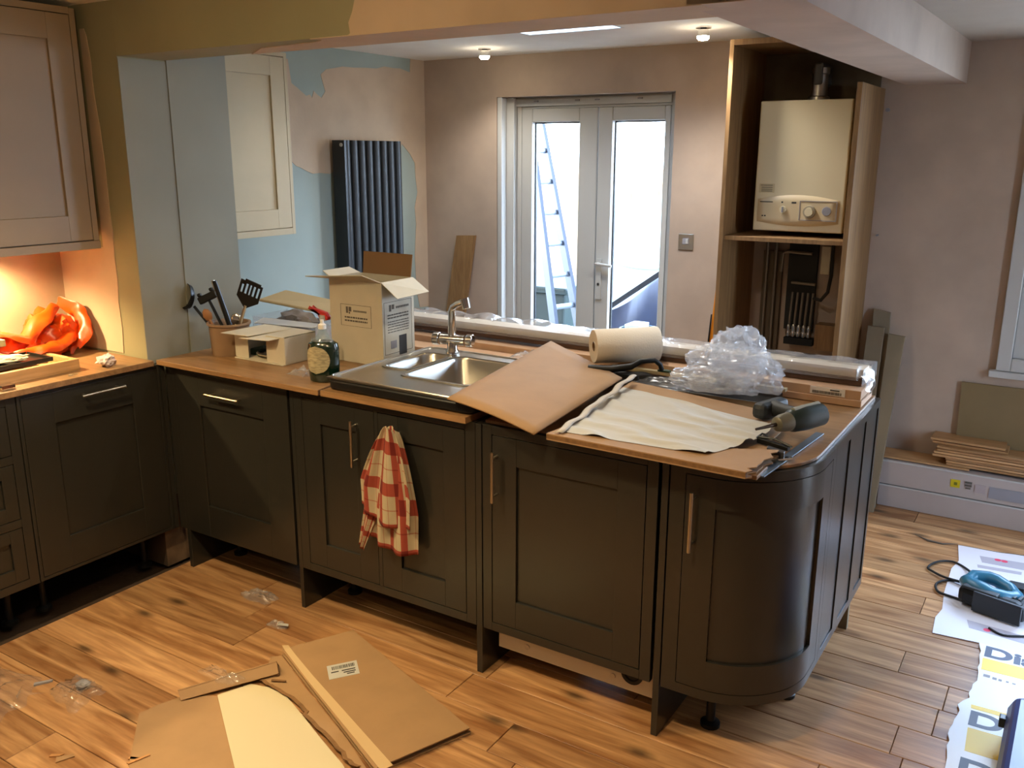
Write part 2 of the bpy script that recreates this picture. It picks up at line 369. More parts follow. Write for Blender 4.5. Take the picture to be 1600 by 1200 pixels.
# french doors
d1 = thing('door_1', 'white double glazed french doors to the garden', None, (.52, 2.62, 0)); tag(d1, kind='structure')
def rect_frame(mb, x0, x1, z0, z1, w_, y0, y1, wt=None, wbm=None):
    wt = wt or w_; wbm = wbm or w_
    mb.box(x0, x0+w_, y0, y1, z0, z1); mb.box(x1-w_, x1, y0, y1, z0, z1)
    mb.box(x0+w_, x1-w_, y0, y1, z1-wt, z1); mb.box(x0+w_, x1-w_, y0, y1, z0, z0+wbm)
f = MB(); rect_frame(f, -.05, 1.082, 0, 2.010, .055, 2.60, 2.68, .05, .04)
f.box(.005,.0572,2.605,2.68,0,2.01); f.box(.0572,1.027,2.605,2.68,1.9455,1.96); f.box(-.05, .03, 2.56, 2.60, 0, 2.01); f.box(-.052, -.02, 2.501, 2.56, 0, 2.01)
f.build('door_frame', M_white, d1, bevel=.004)
tr = MB(); tr.box(.0, 1.03, 2.585, 2.60, 1.96, 2.0); trv = tr.build('trickle_vent_rail', M_white, d1, bevel=.002)
for x in (.172, .449, .577, .844):
    MB().box(x-.014, x+.014, 2.578, 2.585, 1.982, 1.99).build('vent_slot', M_grey, trv)
for (x0, x1) in ((.058, .572), (.578, 1.022)):
    d = MB()
    wl = .075 if x0 < .3 else .09
    wr_ = .12 if x0 < .3 else .035
    d.box(x0, x0+wl, 2.605, 2.665, .045, 1.945); d.box(x1-wr_, x1, 2.605, 2.665, .045, 1.945)
    d.box(x0+wl, x1-wr_, 2.605, 2.665, 1.868, 1.945); d.box(x0+wl, x1-wr_, 2.605, 2.665, .045, .25)
    leaf = d.build('door_leaf', M_white, d1, bevel=.006)
    g = MB(); g.box(x0+wl-.005, x1-wr_+.005, 2.638, 2.642, .245, 1.873); g.build('pane', M_glass, leaf)
    e = MB(); rect_frame(e, x0+wl, x1-wr_, .25, 1.868, .008, 2.64, 2.655); e.build('gasket', M_anth, leaf)
h = MB(); h.box(.592, .625, 2.592, 2.605, .84, 1.08); h.tube([(.609,2.60,1.053),(.609,2.565,1.053)], .010); h.tube([(.600,2.565,1.054),(.65,2.562,1.05),(.705,2.565,1.045)], .0085)
hh = h.build('door_handle', M_white, d1, smooth=True)
MB().cyl((.609,2.588,.93),(.609,2.593,.93), .008).build('keyhole', M_ink, hh)
# window on the right of the back wall
w1 = thing('window_1', 'white framed window at the right edge of the back wall', None, (3.5, 2.5, .7)); tag(w1, kind='structure')
f = MB(); rect_frame(f, 2.762, 4.098, .705, 2.055, .06, 2.47, 2.60); f.build('window_frame', M_white, w1, bevel=.004)
f = MB(); rect_frame(f, 2.822, 4.038, .765, 1.995, .09, 2.50, 2.58); sash = f.build('sash', M_white, w1, bevel=.004)
MB().box(2.91, 3.95, 2.54, 2.544, .85, 1.91).build('pane', M_glass, sash)
MB().box(2.735, 4.12, 2.46, 2.50, .672, .703).build('window_sill', M_white, w1, bevel=.004)
# added side door, out of view, put in to bring daylight from the right
w2 = thing('added_side_door', 'added glazed side door out of view, bringing daylight from the right', None, (XR, 1.25, 0)); tag(w2, kind='structure')
f = MB(); f.box(XR, XR+.08, .9, .96, 0, 1.9); f.box(XR, XR+.08, 1.30, 1.36, 0, 1.9); f.box(XR, XR+.08, .96, 1.30, 1.84, 1.9); f.box(XR, XR+.08, .96, 1.30, 0, .06)
f.build('window_frame', M_white, w2)
MB().box(XR+.04, XR+.044, .96, 1.30, .06, 1.84).build('pane', M_glass, w2)
# rooflight
w3 = thing('window_2', 'small rooflight in the back room ceiling', None, (.86, 1.5, ZC)); tag(w3, kind='structure')
f = MB(); f.box(.6,.615,1.2,1.79,ZC,ZC+.2); f.box(1.105,1.12,1.2,1.79,ZC,ZC+.2); f.box(.615,1.105,1.2,1.215,ZC,ZC+.2); f.box(.615,1.105,1.775,1.79,ZC,ZC+.2)
f.build('window_frame', M_white, w3)
MB().box(.6,1.12,1.2,1.79,ZC+.2,ZC+.205).build('pane', M_glass, w3)

# outside
M_pave = mat('concrete_paving', 'b4b0a8', .9, var=.15, vscale=3)
struct('ground', MB().box(-8, 12, YB+T, 14, -.2, -.1), M_pave)
struct('ground', MB().box(XR+.2, 14, -8, YB+T, -.2, -.1), M_pave)
fe = thing('garden_fence', 'pale timber board fence across the garden behind the french doors', 'fence', (-1, 6.5, -.1))
M_fence = wood('fence_timber', 'd0b492', 'b0906c', 'z', .8, .5, rnd=.15)
p0 = None
for i in range(36):
    x = -4.2+i*.152
    MB().box(x, x+.146, 6.5, 6.52, -.1, 1.55+.01*math.sin(i*2.1)).build('plank', M_fence, fe)
for z in (.25, 1.25): MB().box(-4.2, 1.25, 6.52, 6.57, z, z+.08).build('fence_rail', M_fence, fe)
# ladder leaning outside left door pane
la = thing('aluminium_ladder', 'aluminium ladder leaning up outside the left door pane', 'ladder', (.2, 3.1, -.1))
M_alu = mat('aluminium', '2a3344', .5, .0)
M_alu2 = mat('aluminium_light', '7c8694', .5)
def lp(t, s_): # t 0..1 height, s_ side (0 near left stile,1 right)
    a = Vector((.186, 3.0, -.1)); b = Vector((-.36, 3.35, 2.0))
    c = Vector((.299, 3.21, -.1)); d_ = Vector((-.373, 3.52, 2.0))
    return (a.lerp(b, t) if s_ == 0 else c.lerp(d_, t))
for s_ in (0, 1):
    mb = MB(); p, q = lp(0, s_), lp(1, s_)
    ax = Vector((.6,.8,0)).normalized()*.012; ay = Vector((-.8,.6,0)).normalized()*.052
    mb.hexa([p-ax-ay,p+ax-ay,p+ax+ay,p-ax+ay], [q-ax-ay,q+ax-ay,q+ax+ay,q-ax+ay]); mb.build('stile', M_alu, la)
for i in range(10):
    t = .06+i*.1
    MB().cyl(lp(t,0), lp(t,1), .018, n=10).build('rung', M_alu2, la, smooth=True)
# wheelie bin
bn = thing('wheelie_bin', 'dark green wheelie bin behind the ladder outside', 'bin', (-.68, 4.3, -.1))
M_bin = mat('green_bin_plastic', '0c2120', .5)
mb = MB(); mb.hexa([(-.90,4.05,-.05),(-.44,4.05,-.05),(-.44,4.6,-.05),(-.90,4.6,-.05)], [(-.97,4.0,.60),(-.40,4.0,.60),(-.40,4.68,.60),(-.97,4.68,.60)])
mb.build('body', M_bin, bn, bevel=.02)
MB().box(-1.0,-.37,3.97,4.72,.60,.66).build('lid', M_bin, bn, bevel=.02)
for x in (-.88, -.52): MB().cyl((x,4.66,0),(x+.06,4.66,0), .1, n=20).build('wheel', M_blackr, bn)
# hoop, tarpaulin heap and board outside the right pane
hp = MB(); hp.tube([(-.05+.62*math.cos(a), 4.95+.2*math.sin(a), 1.02+.26*math.sin(a)) for a in [i*2*math.pi/40 for i in range(40)]], .02, closed=True)
hoop = thing('paddling_pool', 'pale green round paddling pool stood on edge outside', 'pool', (-.05, 4.95, -.1))
M_pool = mat('pale_green_plastic', '9fd8c8', .5)
hp.build('rim', M_pool, hoop, smooth=True)
MB().lathe([(0,.0),(.6,.0),(.62,.05)], (0,0,0), 32, Matrix.Translation((-.05,4.97,.72)) @ Matrix.Rotation(R(80),4,'X')).build('base', mat('pool_vinyl','cfe6e6',.6), hoop, smooth=True)
MB().box(-.4,.3,4.9,5.1,-.1,.14).build('stand', M_grey, hoop)
tp = thing('tarpaulin_heap', 'heap of rubble sacks under a blue-grey tarpaulin outside the right pane', 'heap', (.55, 3.8, -.1))
M_tarp = mat('blue_grey_tarp', '1c2740', .45, var=.2, bump=.4, bscale=8)
def tarp(u, v):
    x = .10+u*1.3; yy = 3.35+v*1.0
    z = -.1+(.60+.72*x)*min(1, v*5+.0)+.03*noise.noise(Vector((x*5,yy*5,0)))
    if v == 0: z = -.1
    return (x, yy+.2+.05*noise.noise(Vector((x*4, 0, z*4))), z)
MB().grid(tarp, 30, 16).build('tarpaulin', M_tarp, tp, smooth=True)
MB().box(.1,1.2,3.5,4.3,-.1,.1).build('sack', M_grey, tp)
bd = MB(); bd.hexa([(.16,3.52,.56),(.95,3.52,1.12),(.95,3.56,1.12),(.16,3.56,.56)], [(.15,3.52,.59),(.94,3.52,1.15),(.94,3.56,1.15),(.15,3.56,.59)])
bd.build('plank', mat('weathered_plank','15151c',.7), tp)
tub = thing('garden_tub', 'pale blue plastic tub of offcuts beside the tarpaulin', 'tub', (.66,3.12,-.1))
MB().lathe([(.0,0),(.11,0),(.14,.68),(.13,.68),(.10,.02)], (.66,3.12,-.1), 24).build('body', mat('pale_blue_plastic','2a4a58',.5), tub, smooth=True)
MB().box(.60,.70,3.0,3.16,.58,.62).build('handle', M_white, tub)

# ------------------------------------------------------------------ ceiling spotlights in the back room
def spotlight(x, y, label, pw, rz):
    t = thing('spotlight', label, 'spotlight', (x, y, ZC), group='spotlights on the back room ceiling')
    MB().lathe([(.0,0),(.036,0),(.036,-.006),(.0,-.006)], (x,y,ZC), 20).build('ceiling_plate', M_chrome, t, smooth=True)
    MB().lathe([(.012,-.006),(.024,-.012),(.027,-.04),(.0,-.04)], (x,y,ZC), 20).build('lamp_body', M_chrome, t, smooth=True)
    MB().lathe([(.0,-.058),(.020,-.057),(.027,-.048),(.027,-.04)], (x,y,ZC), 20).build('bulb', M_bulb, t, smooth=True)
    spot('spotlight_lamp', (x, y, ZC-.075), (x, y, 0), pw, WARM2, 140, .9, .025)
spotlight(.108, 2.131, 'lit chrome ceiling spotlight above the left side of the french doors', 7, 0)
spotlight(1.44, 1.94, 'lit chrome ceiling spotlight beside the boiler cupboard', 13, 0)
spot('back_room_fill_lamp', (.3, .9, 2.17), (.3, .9, 0), 2.5, WARM2, 140, .9, .025)  # two added fill lamps for the back room, without any fixture
spot('back_room_fill_lamp', (1.5, .65, 2.17), (1.5, .65, 0), 9, WARM2, 140, .9, .025)
# ------------------------------------------------------------------ kitchen units
# Units are built in a local frame: x along the front, front face at y=0 looking to -y, z up.
ROT = R(90)                                  # the left run looks to +x
def shaker(x0, x1, z0, z1, st=.085, t=.02, y=0, rec=.009, step=.004):
    mb = MB(); a, b, c, d = x0+st, x1-st, z0+st+.005, z1-st
    mb.box(x0, a, y, y+t, z0, z1); mb.box(b, x1, y, y+t, z0, z1)
    mb.box(a, b, y, y+t, z0, c); mb.box(a, b, y, y+t, d, z1)
    mb.box(a, b, y+rec, y+t-.002, c, d)
    return mb
def bar_handle(p0, p1, parent, out=(0,-1,0), m=None):
    p0, p1, o = Vector(p0), Vector(p1), Vector(out)
    mb = MB(); mb.cyl(p0+o*.03, p1+o*.03, .0055, n=10)
    d = (p1-p0)
    for t in (.12, .88): mb.cyl(p0+d*t, p0+d*t+o*.03, .004, n=8)
    h = mb.build('handle', m or M_nickel, parent, smooth=True, local=True); OFF[h.name] = Vector((0,0,0))
    h['label'] = 'satin nickel bar handle'; return h
def bl(mb, name, m, p, **k): return mb.build(name, m, p, local=True, **k)
def face(x0, x1, zb=.17, zt=.87, left=.04, right=.04, top=.028, bot=.03, mids=(), rails=()):
    mb = MB(); mb.box(x0, x0+left, 0, .022, zb, zt); mb.box(x1-right, x1, 0, .022, zb, zt)
    mb.box(x0+left, x1-right, 0, .022, zt-top, zt); mb.box(x0+left, x1-right, 0, .022, zb, zb+bot)
    for a, b in mids: mb.box(a, b, 0, .022, zb+bot, zt-top)
    for a, b in rails: mb.box(x0+left, x1-right, 0, .022, a, b)
    return mb
def carcass(x0, x1, zb=.17, zt=.868, y0=.024, y1=.58, back=True, top=False):
    mb = MB(); mb.box(x0, x0+.018, y0, y1, zb, zt); mb.box(x1-.018, x1, y0, y1, zb, zt)
    mb.box(x0+.018, x1-.018, y0, y1, zb, zb+.018); mb.box(x0+.018, x1-.018, y1-.008, y1, zb+.018, zt)
    if top: mb.box(x0+.018, x1-.018, y0, y0+.1, zt-.018, zt)
    return mb
def feet(xs, root, ys=(.2,.5), zt=.17):
    for x in xs:
        for y in ys:
            bl(MB().lathe([(.0,0),(.028,0),(.028,.012),(.013,.02),(.013,zt-.03),(.024,zt-.02),(.024,zt)], (x,y,0), 14), 'foot', M_black, root, smooth=True)

# --- peninsula front, left to right (world axes; every unit has its own empty on the floor)
def unit(name, label, x, group=None): return thing(name, label, 'cabinet', (x, 0, 0), 0, group, world=False)
# dishwasher unit: door panel flush, end panel to the floor on its left
e0 = thing('gable_board', 'dark grey-green end panel reaching the floor at the inner corner of the peninsula', 'panel', (.055, 0, 0), world=False)
bl(MB().box(-.012, .008, .002, .58, 0, .869), 'board', M_dark, e0, bevel=.001)
u = unit('integrated_dishwasher', 'dark shaker door with a horizontal bar handle, at the left end of the peninsula', .065)
bl(MB().box(.0, .62, .03, .57, .17, .866), 'appliance_body', M_darkin, u)
bl(MB().box(-.064, -.022, .004, .022, .17, .869), 'filler_strip', M_dark, u)
d = bl(shaker(.0, .615, .17, .855, st=.13, y=0), 'door', M_dark, u, bevel=.0012)
bar_handle((.20,0,.785), (.385,0,.785), d)
feet((.06, .56), u)
e1 = thing('gable_board', 'dark end panel reaching the floor between the dishwasher door and the sink unit', 'panel', (.70, 0, 0), world=False)
bl(MB().box(-.008, .010, .001, .58, 0, .869), 'board', M_dark, e1, bevel=.001)
# sink unit
u = unit('sink_cabinet', 'two-door shaker sink unit with the checked tea towel hanging on it', .712)
X = .712
bl(face(0, .793, mids=((.378,.394),), left=.04, right=.038), 'face_frame', M_dark, u, bevel=.0012)
bl(carcass(0, .793), 'carcass', M_darkin, u)
d1_ = bl(shaker(.0425, .3765, .2025, .8395), 'door', M_dark, u, bevel=.0012)
bar_handle((.297,0,.635), (.297,0,.80), d1_)
d2_ = bl(shaker(.3955, .7525, .2025, .8395), 'door', M_dark, u, bevel=.0012)
bar_handle((.48,0,.635), (.48,0,.80), d2_)
feet((.07, .72), u)
e2 = thing('gable_board', 'dark end panel reaching the floor between the sink unit and the washing machine door', 'panel', (1.52, 0, 0), world=False)
bl(MB().box(-.012, .010, -.002, .58, 0, .869), 'board', M_dark, e2, bevel=.001)
# washing machine with door
u = thing('integrated_washing_machine', 'large dark shaker door with the white machine base showing beneath it', 'washing machine', (1.533, 0, 0), world=False)
bl(MB().box(.02, .592, .06, .56, .16, .866), 'appliance_body', M_whitep, u)
fr = bl(face(.0, .592, left=.034, right=.034), 'door', M_dark, u, bevel=.0012)
d = bl(shaker(.0365, .5555, .2025, .8395, st=.088), 'inner_door', M_dark, fr, bevel=.0012)
h = bar_handle((.055,0,.63), (.055,0,.795), fr)
kick = bl(MB().box(.028, .59, .05, .07, .085, .185), 'kick_plate', mat('machine_white','cfc6b2',.45), u, bevel=.002)
for x in (.14, .45): bl(MB().lathe([(0,.0),(.009,.0),(.009,.004),(.0,.004)], (0,0,0), 12, Matrix.Translation((x,.05,.118)) @ Matrix.Rotation(R(90),4,'X')), 'screw', M_steel, kick, smooth=True)
bl(MB().lathe([(0,.0),(.036,.0),(.036,.006),(.025,.006),(.022,.002),(0,.002)], (0,0,0), 24, Matrix.Translation((.515,.05,.148)) @ Matrix.Rotation(R(90),4,'X')), 'filter_cover', M_black, kick, smooth=True)
feet((.07, .53), u, zt=.16)
e3 = thing('gable_board', 'dark end panel reaching the floor beside the curved corner door', 'panel', (2.147, 0, 0), world=False)
bl(MB().box(-.011, .009, -.002, .58, 0, .869), 'board', M_dark, e3, bevel=.001)

# --- curved corner unit and the end of the peninsula
PX0, PR, PXE, PYE = 2.16, .25, 2.515, 1.0
L1 = PXE-PR-PX0; LA = PR*math.pi/2
def sx_(x): return x-PX0
def sy_(y): return L1+LA+(y-PR)
def path(s, d=0):            # d = depth inwards
    if s <= L1: return (PX0+s, d)
    if s <= L1+LA:
        a = (s-L1)/PR; return (PXE-PR+(PR-d)*math.sin(a), PR-(PR-d)*math.cos(a))
    return (PXE-d, PR+(s-L1-LA))
def strip(mb, s0, s1, z0, z1, d0=0, d1=.02):
    n = max(1, int((min(s1, L1+LA)-max(s0, L1))/.018)) if (s1 > L1 and s0 < L1+LA) else 0
    ss = [s0]
    if n:
        a, b = max(s0, L1), min(s1, L1+LA)
        ss += [a+(b-a)*i/n for i in range(n+1)]
    ss.append(s1); q = []
    for t in ss:
        if not q or t > q[-1]+1e-6: q.append(t)
    base = len(mb.v)
    for t in q:
        o, i = path(t, d0), path(t, d1)
        mb.v += [(o[0],o[1],z0), (o[0],o[1],z1), (i[0],i[1],z1), (i[0],i[1],z0)]
    k = len(q)
    for j in range(k-1):
        for c in range(4):
            mb.f.append((base+j*4+c, base+j*4+(c+1)%4, base+j*4+4+(c+1)%4, base+j*4+4+c))
    mb.f.append((base,base+1,base+2,base+3)); mb.f.append((base+(k-1)*4+3,base+(k-1)*4+2,base+(k-1)*4+1,base+(k-1)*4))
    return mb
def cdoor(s0, s1, z0, z1, st, name, root, sb=None):
    mb = MB(); sb = sb or st
    strip(mb, s0, s0+sb, z0, z1); strip(mb, s1-st, s1, z0, z1)
    strip(mb, s0+sb, s1-st, z0, z0+st+.005); strip(mb, s0+sb, s1-st, z1-st, z1)
    strip(mb, s0+sb, s1-st, z0+st+.005, z1-st, .010, .018)
    return mb.build(name, M_dark, root, smooth=True, ang=30)
cu_ = thing('curved_corner_cabinet', 'dark curved corner cabinet with one tall curved shaker door at the peninsula end', 'cabinet', (2.3, .2, 0))
mb = MB(); SE = sy_(.375)
strip(mb, 0, SE, .842, .87, 0, .03); strip(mb, 0, SE, .17, .20, 0, .022)
strip(mb, 0, sx_(2.204), .20, .842, 0, .022); strip(mb, sy_(.338), SE, .20, .842, 0, .022)
mb.build('face_frame', M_dark, cu_, smooth=True, ang=30)
cd_ = cdoor(sx_(2.2065), sy_(.3355), .2025, .8395, .085, 'door', cu_)
hh = MB(); hh.cyl((2.234,-.03,.625),(2.234,-.03,.80), .0055, n=10)
for z in (.645,.78): hh.cyl((2.234,-.03,z),(2.234,0,z), .004, n=8)
hh.build('handle', M_nickel, cd_, smooth=True)['label'] = 'satin nickel bar handle'
base = [path(i*SE/24, .024) for i in range(25)]+[(2.49,.55),(2.162,.55),(2.162,.03)]
MB().prism(base, .172, .19).build('cabinet_floor', M_darkin, cu_)
MB().box(2.165, 2.183, .03, .55, .19, .84).build('side_board', M_darkin, cu_)
for (x, y) in ((2.27,.14),(2.25,.48),(2.42,.42)):
    MB().lathe([(.0,0),(.03,0),(.03,.012),(.014,.02),(.014,.14),(.026,.15),(.026,.172)], (x,y,0), 14).build('foot', M_black, cu_, smooth=True)
ec = thing('end_cabinet', 'run of three narrow shaker doors on the end of the peninsula facing the laminate stack', 'cabinet', (2.4, .7, 0))
mb = MB(); s1 = sy_(PYE)
strip(mb, SE+.001, s1, .842, .87, 0, .03); strip(mb, SE+.001, s1, .17, .20, 0, .022)
ds = [(.400,.556),(.624,.784),(.853,.978)]
edges = [.376]+[v for d_ in ds for v in d_]+[PYE]
for a, b in zip(edges[::2], edges[1::2]): strip(mb, sy_(a), sy_(b), .20, .842, 0, .022)
mb.build('face_frame', M_dark, ec, smooth=True, ang=30)
for a, b in ds:
    mb = MB(); s0, s1_ = sy_(a)+.002, sy_(b)-.002; st = .035
    strip(mb, s0+.001, s1_-.001, .204, .836, .004, .018)
    mb.build('door', M_dark, ec)
MB().box(1.56, 2.49, .975, .998, .10, .868).build('back_board', M_dark, ec)
MB().box(2.46, 2.49, .95, .975, 0, .17).build('foot', M_beige, ec)
MB().box(.07, 1.55, .90, .92, .0, .868).build('back_panel', M_dark, ec)

# --- left run (faces +x): local x = world y, local y = -world x
def lunit(name, label, y0, cat='cabinet'):
    t = thing(name, label, cat, (0, y0, 0), ROT, world=False); return t
u = lunit('corner_cabinet', 'dark cabinet on the left run beside the inner corner, with a horizontal bar handle', -.60)
bl(face(.0, .575, left=.012, right=.012, top=.012, bot=.012), 'face_frame', M_dark, u, bevel=.0012)
bl(MB().box(.577, .597, .0, .02, .17, .869), 'filler_strip', M_dark, u)
d = bl(shaker(.014, .561, .184, .856, st=.115), 'door', M_dark, u, bevel=.0012)
bar_handle((.222,0,.823), (.400,0,.823), d)
bl(carcass(0, .575, y1=.54), 'carcass', M_darkin, u); feet((.06,.5), u, ys=(.12,.5))
u = lunit('drawer_cabinet', 'dark drawer unit at the left edge of the picture', -1.21)
bl(face(.0, .606, left=.035, right=.035, rails=((.40,.43),(.635,.665))), 'face_frame', M_dark, u, bevel=.0012)
for z0, z1 in ((.2025,.3975),(.4325,.6325),(.6675,.8395)):
    dr = bl(shaker(.0375, .5685, z0, z1, st=.045), 'drawer', M_dark, u, bevel=.0012)
    bar_handle((.2,0,(z0+z1)/2+.05), (.41,0,(z0+z1)/2+.05), dr)
bl(carcass(0, .606, y1=.54), 'carcass', M_darkin, u); feet((.06,.54), u, ys=(.12,.5))
u = lunit('base_cabinet', 'dark base cabinet continuing the left run out of the frame', -1.82)
bl(face(0,.606), 'face_frame', M_dark, u, bevel=.0012); bl(shaker(.0425,.5635,.2025,.8395), 'door', M_dark, u); bl(carcass(0,.606, y1=.54), 'carcass', M_darkin, u)
feet((.06,.54), u, ys=(.12,.5))

# worktops
tag(MB().box(-.599, .014, -1.85, -.056, .871, .893).build('worktop', M_top, bevel=.002), 'oak worktop on the left run carrying the orange bag and wooden tray', 'worktop')
tag(MB().prism([(.0,-.036),(.872,-.036),(.842,.115),(.842,.60),(.0,.60)], .871, .891).build('worktop', M_top, bevel=.002), 'oak worktop piece under the utensil pot and the green bottle', 'worktop')
# worktop under the sink with a cut-out
wt = MB()
ox0, ox1, oy0, oy1 = .93, 1.40, .13, .56
o_ = [(.874,.02),(1.505,.02),(1.505,.60),(.874,.60)]; i_ = [(ox0,oy0),(ox1,oy0),(ox1,oy1),(ox0,oy1)]
# front edge reaches y=-.03
o_[0] = (.878,-.03); o_[1] = (1.49,-.03)
for k in range(4):
    a, b = o_[k], o_[(k+1)%4]; c, d_ = i_[(k+1)%4], i_[k]
    wt.hexa([(a[0],a[1],.871),(b[0],b[1],.871),(c[0],c[1],.871),(d_[0],d_[1],.871)], [(a[0],a[1],.891),(b[0],b[1],.891),(c[0],c[1],.891),(d_[0],d_[1],.891)])
tag(wt.build('worktop', M_top), 'oak worktop piece cut out under the steel sink', 'worktop')
tp_ = [(1.51,.005),(2.265,.005)]+[path(L1+LA*i/10, .016) for i in range(1, 11)]+[(PXE-.016,.985),(1.51,.985)]
tp_[1] = (2.27,.016); tp_[0] = (1.534,.016); tp_[-1] = (1.534,.985)
tag(MB().prism(tp_, .871, .880).build('worktop', M_top, bevel=.001), 'thin oak worktop board set inside the curved end of the peninsula', 'worktop')
tag(MB().box(.0, 1.505, .605, .985, .871, .884).build('worktop', M_top), 'oak worktop strip along the back of the peninsula', 'worktop')

# wall cabinets
wc = thing('wall_cabinet', 'taupe shaker wall cabinet above the lit worktop at the upper left', 'cabinet', (-.2, -.72, 1.323), ROT, world=False)
bl(MB().box(0, .628, .022, .375, .03, .87), 'carcass', M_taupe, wc)
bl(MB().box(-.002, .63, -.004, .03, .0, .03), 'light_pelmet', M_taupe, wc, bevel=.001)
bl(MB().box(0, .022, 0, .022, .031, .87), 'side_stile', M_taupe, wc); bl(MB().box(.606, .628, 0, .022, .031, .87), 'side_stile', M_taupe, wc)
bl(shaker(.025, .603, .034, .846, st=.09), 'door', M_taupe, wc, bevel=.0012)
bl(MB().box(.023, .605, 0, .022, .849, .872), 'top_rail', M_taupe, wc)
wc2 = copy_tree(wc); wc2.location = (-.2, -1.352, 1.323); wc2['label'] = 'taupe wall cabinet continuing out of the left of the frame'
cc = thing('wall_cabinet', 'cream shaker wall cabinet on the back room wall left of the radiator', 'cabinet', (-.25, .445, 1.30), ROT, world=False)
bl(MB().box(0, .553, .022, .348, .0, .84), 'carcass', M_cream, cc)
bl(face(0, .553, .0, .84, left=.02, right=.02, top=.02, bot=.03), 'face_frame', M_cream, cc, bevel=.001)
bl(shaker(.0225, .5305, .0325, .8175, st=.085), 'door', M_cream, cc, bevel=.0012)
# under-cabinet light
ul = thing('cabinet_light', 'small round light under the taupe wall cabinet', 'light', (-.40, -.52, 1.35), world=True)
MB().lathe([(.0,0),(.035,0),(.035,-.012),(.026,-.012),(.0,-.010)], (-.42,-.50,1.353), 20).build('light_body', M_chrome, ul, smooth=True)
MB().lathe([(.0,-.0125),(.025,-.0125)], (-.42,-.50,1.353), 20).build('lens', M_bulb, ul)
spot('cabinet_light_lamp', (-.42,-.50,1.335), (-.44,-.50,.9), 17, (1,.72,.34), 150, .6, .02)
spot('cabinet_light_lamp_2', (-.42,-1.2,1.335), (-.44,-1.2,.9), 9, (1,.70,.32), 150, .6, .02)
# ------------------------------------------------------------------ sink and tap
sk = thing('sink', 'steel one and a half bowl sink with a black foam rim, loose on the worktop', 'sink', (1.15, .28, .891))
x0, x1, y0, y1 = .885, 1.50, -.005, .585
def rr(x0, x1, y0, y1, r, n=5):
    q = []
    for cx, cy, a0 in ((x1-r,y1-r,0),(x0+r,y1-r,90),(x0+r,y0+r,180),(x1-r,y0+r,270)):
        for i in range(n+1): a = R(a0+90*i/n); q.append((cx+r*math.cos(a), cy+r*math.sin(a)))
    return q
def ring(mb, o, i, z0, z1):
    n = len(o); b = len(mb.v)
    mb.v += [(p[0],p[1],z0) for p in o]+[(p[0],p[1],z0) for p in i]+[(p[0],p[1],z1) for p in o]+[(p[0],p[1],z1) for p in i]
    for k in range(n):
        l = (k+1)%n
        mb.f += [(b+k,b+l,b+n+l,b+n+k), (b+2*n+k,b+2*n+l,b+3*n+l,b+3*n+k), (b+k,b+l,b+2*n+l,b+2*n+k), (b+n+k,b+n+l,b+3*n+l,b+3*n+k)]
rim = MB(); ring(rim, rr(x0,x1,y0,y1,.03), rr(.935,1.395,.135,.555,.05), .892, .929)
rim.build('foam_rim', M_black, sk, bevel=.008, smooth=True)
# steel deck with two bowls
b1 = (.945, 1.065, .215, .49); b2 = (1.09, 1.385, .145, .50)
deck = MB(); zt = .936
xs = [x0,.945,1.065,1.09,1.385,x1]
deck.box(x0,.945,y0,y1,.930,zt); deck.box(1.385,x1,y0,y1,.930,zt)
deck.box(.945,1.065,y0,.215,.930,zt); deck.box(.945,1.065,.49,y1,.930,zt); deck.box(1.065,1.09,y0,y1,.930,zt)
deck.box(1.09,1.385,y0,.145,.930,zt); deck.box(1.09,1.385,.50,y1,.930,zt)
dk = deck.build('drainer_deck', M_steel, sk)
lipm = MB()
for b in (b1, b2):
    o = rr(b[0]-.010,b[1]+.010,b[2]-.010,b[3]+.010,.045,6); i = rr(b[0]+.001,b[1]-.001,b[2]+.001,b[3]-.001,.04,6)
    ring(lipm, o, i, .9362, .9405)
lipm.tube([(p[0],p[1],.9375) for p in rr(x0+.006,x1-.006,y0+.006,y1-.006,.028,4)], .0035, n=6, closed=True)
lipm.build('raised_rim', M_steel, sk, smooth=True)
for b, dep, nm in ((b1,.10,'half_bowl'),(b2,.15,'bowl')):
    mb = MB(); P = [(0, .938, .04), (.004, .93, .042), (.012, .938-dep+.03, .05), (.03, .938-dep, .055)]
    n = 28; base = 0
    for (ins, z, r) in P:
        q = rr(b[0]+ins,b[1]-ins,b[2]+ins,b[3]-ins,min(r,.05),6); n = len(q); mb.v += [(p[0],p[1],z) for p in q]
    for k in range(len(P)-1):
        for j in range(n): mb.f.append((k*n+j, k*n+(j+1)%n, (k+1)*n+(j+1)%n, (k+1)*n+j))
    mb.f.append(tuple(range(3*n, 4*n)))
    o = mb.build(nm, M_steel, sk, smooth=True)
    cx, cy = (b[0]+b[1])/2, (b[2]+b[3])/2
    MB().lathe([(0,.002),(.03,.002),(.034,.004),(.034,0)], (cx,cy,.938-dep), 20).build('drain', M_chrome, o, smooth=True)
tapt = thing('mixer_tap', 'chrome monobloc mixer tap with swivel spout standing on the steel sink', 'tap', (1.035, .528, .937))
c = Vector((1.035,.528,.937))
MB().lathe([(0,0),(.026,0),(.026,.012),(.02,.02),(.019,.05),(.0,.05)], c, 20).build('base', M_chrome, tapt, smooth=True)
MB().tube([c+Vector((-.045,-.01,.055)), c+Vector((.052,.012,.055))], .021, n=16).build('valve_body', M_chrome, tapt, smooth=True)
for s_ in (-1, 1):
    a = c+Vector((-.05 if s_ < 0 else .058,-.012 if s_ < 0 else .014,.055)); b = a+Vector((s_*.026,s_*.006,0))
    MB().tube([a,b], [.025,.024], n=14).build('tap_handle', M_chrome, tapt, smooth=True, bevel=.003)
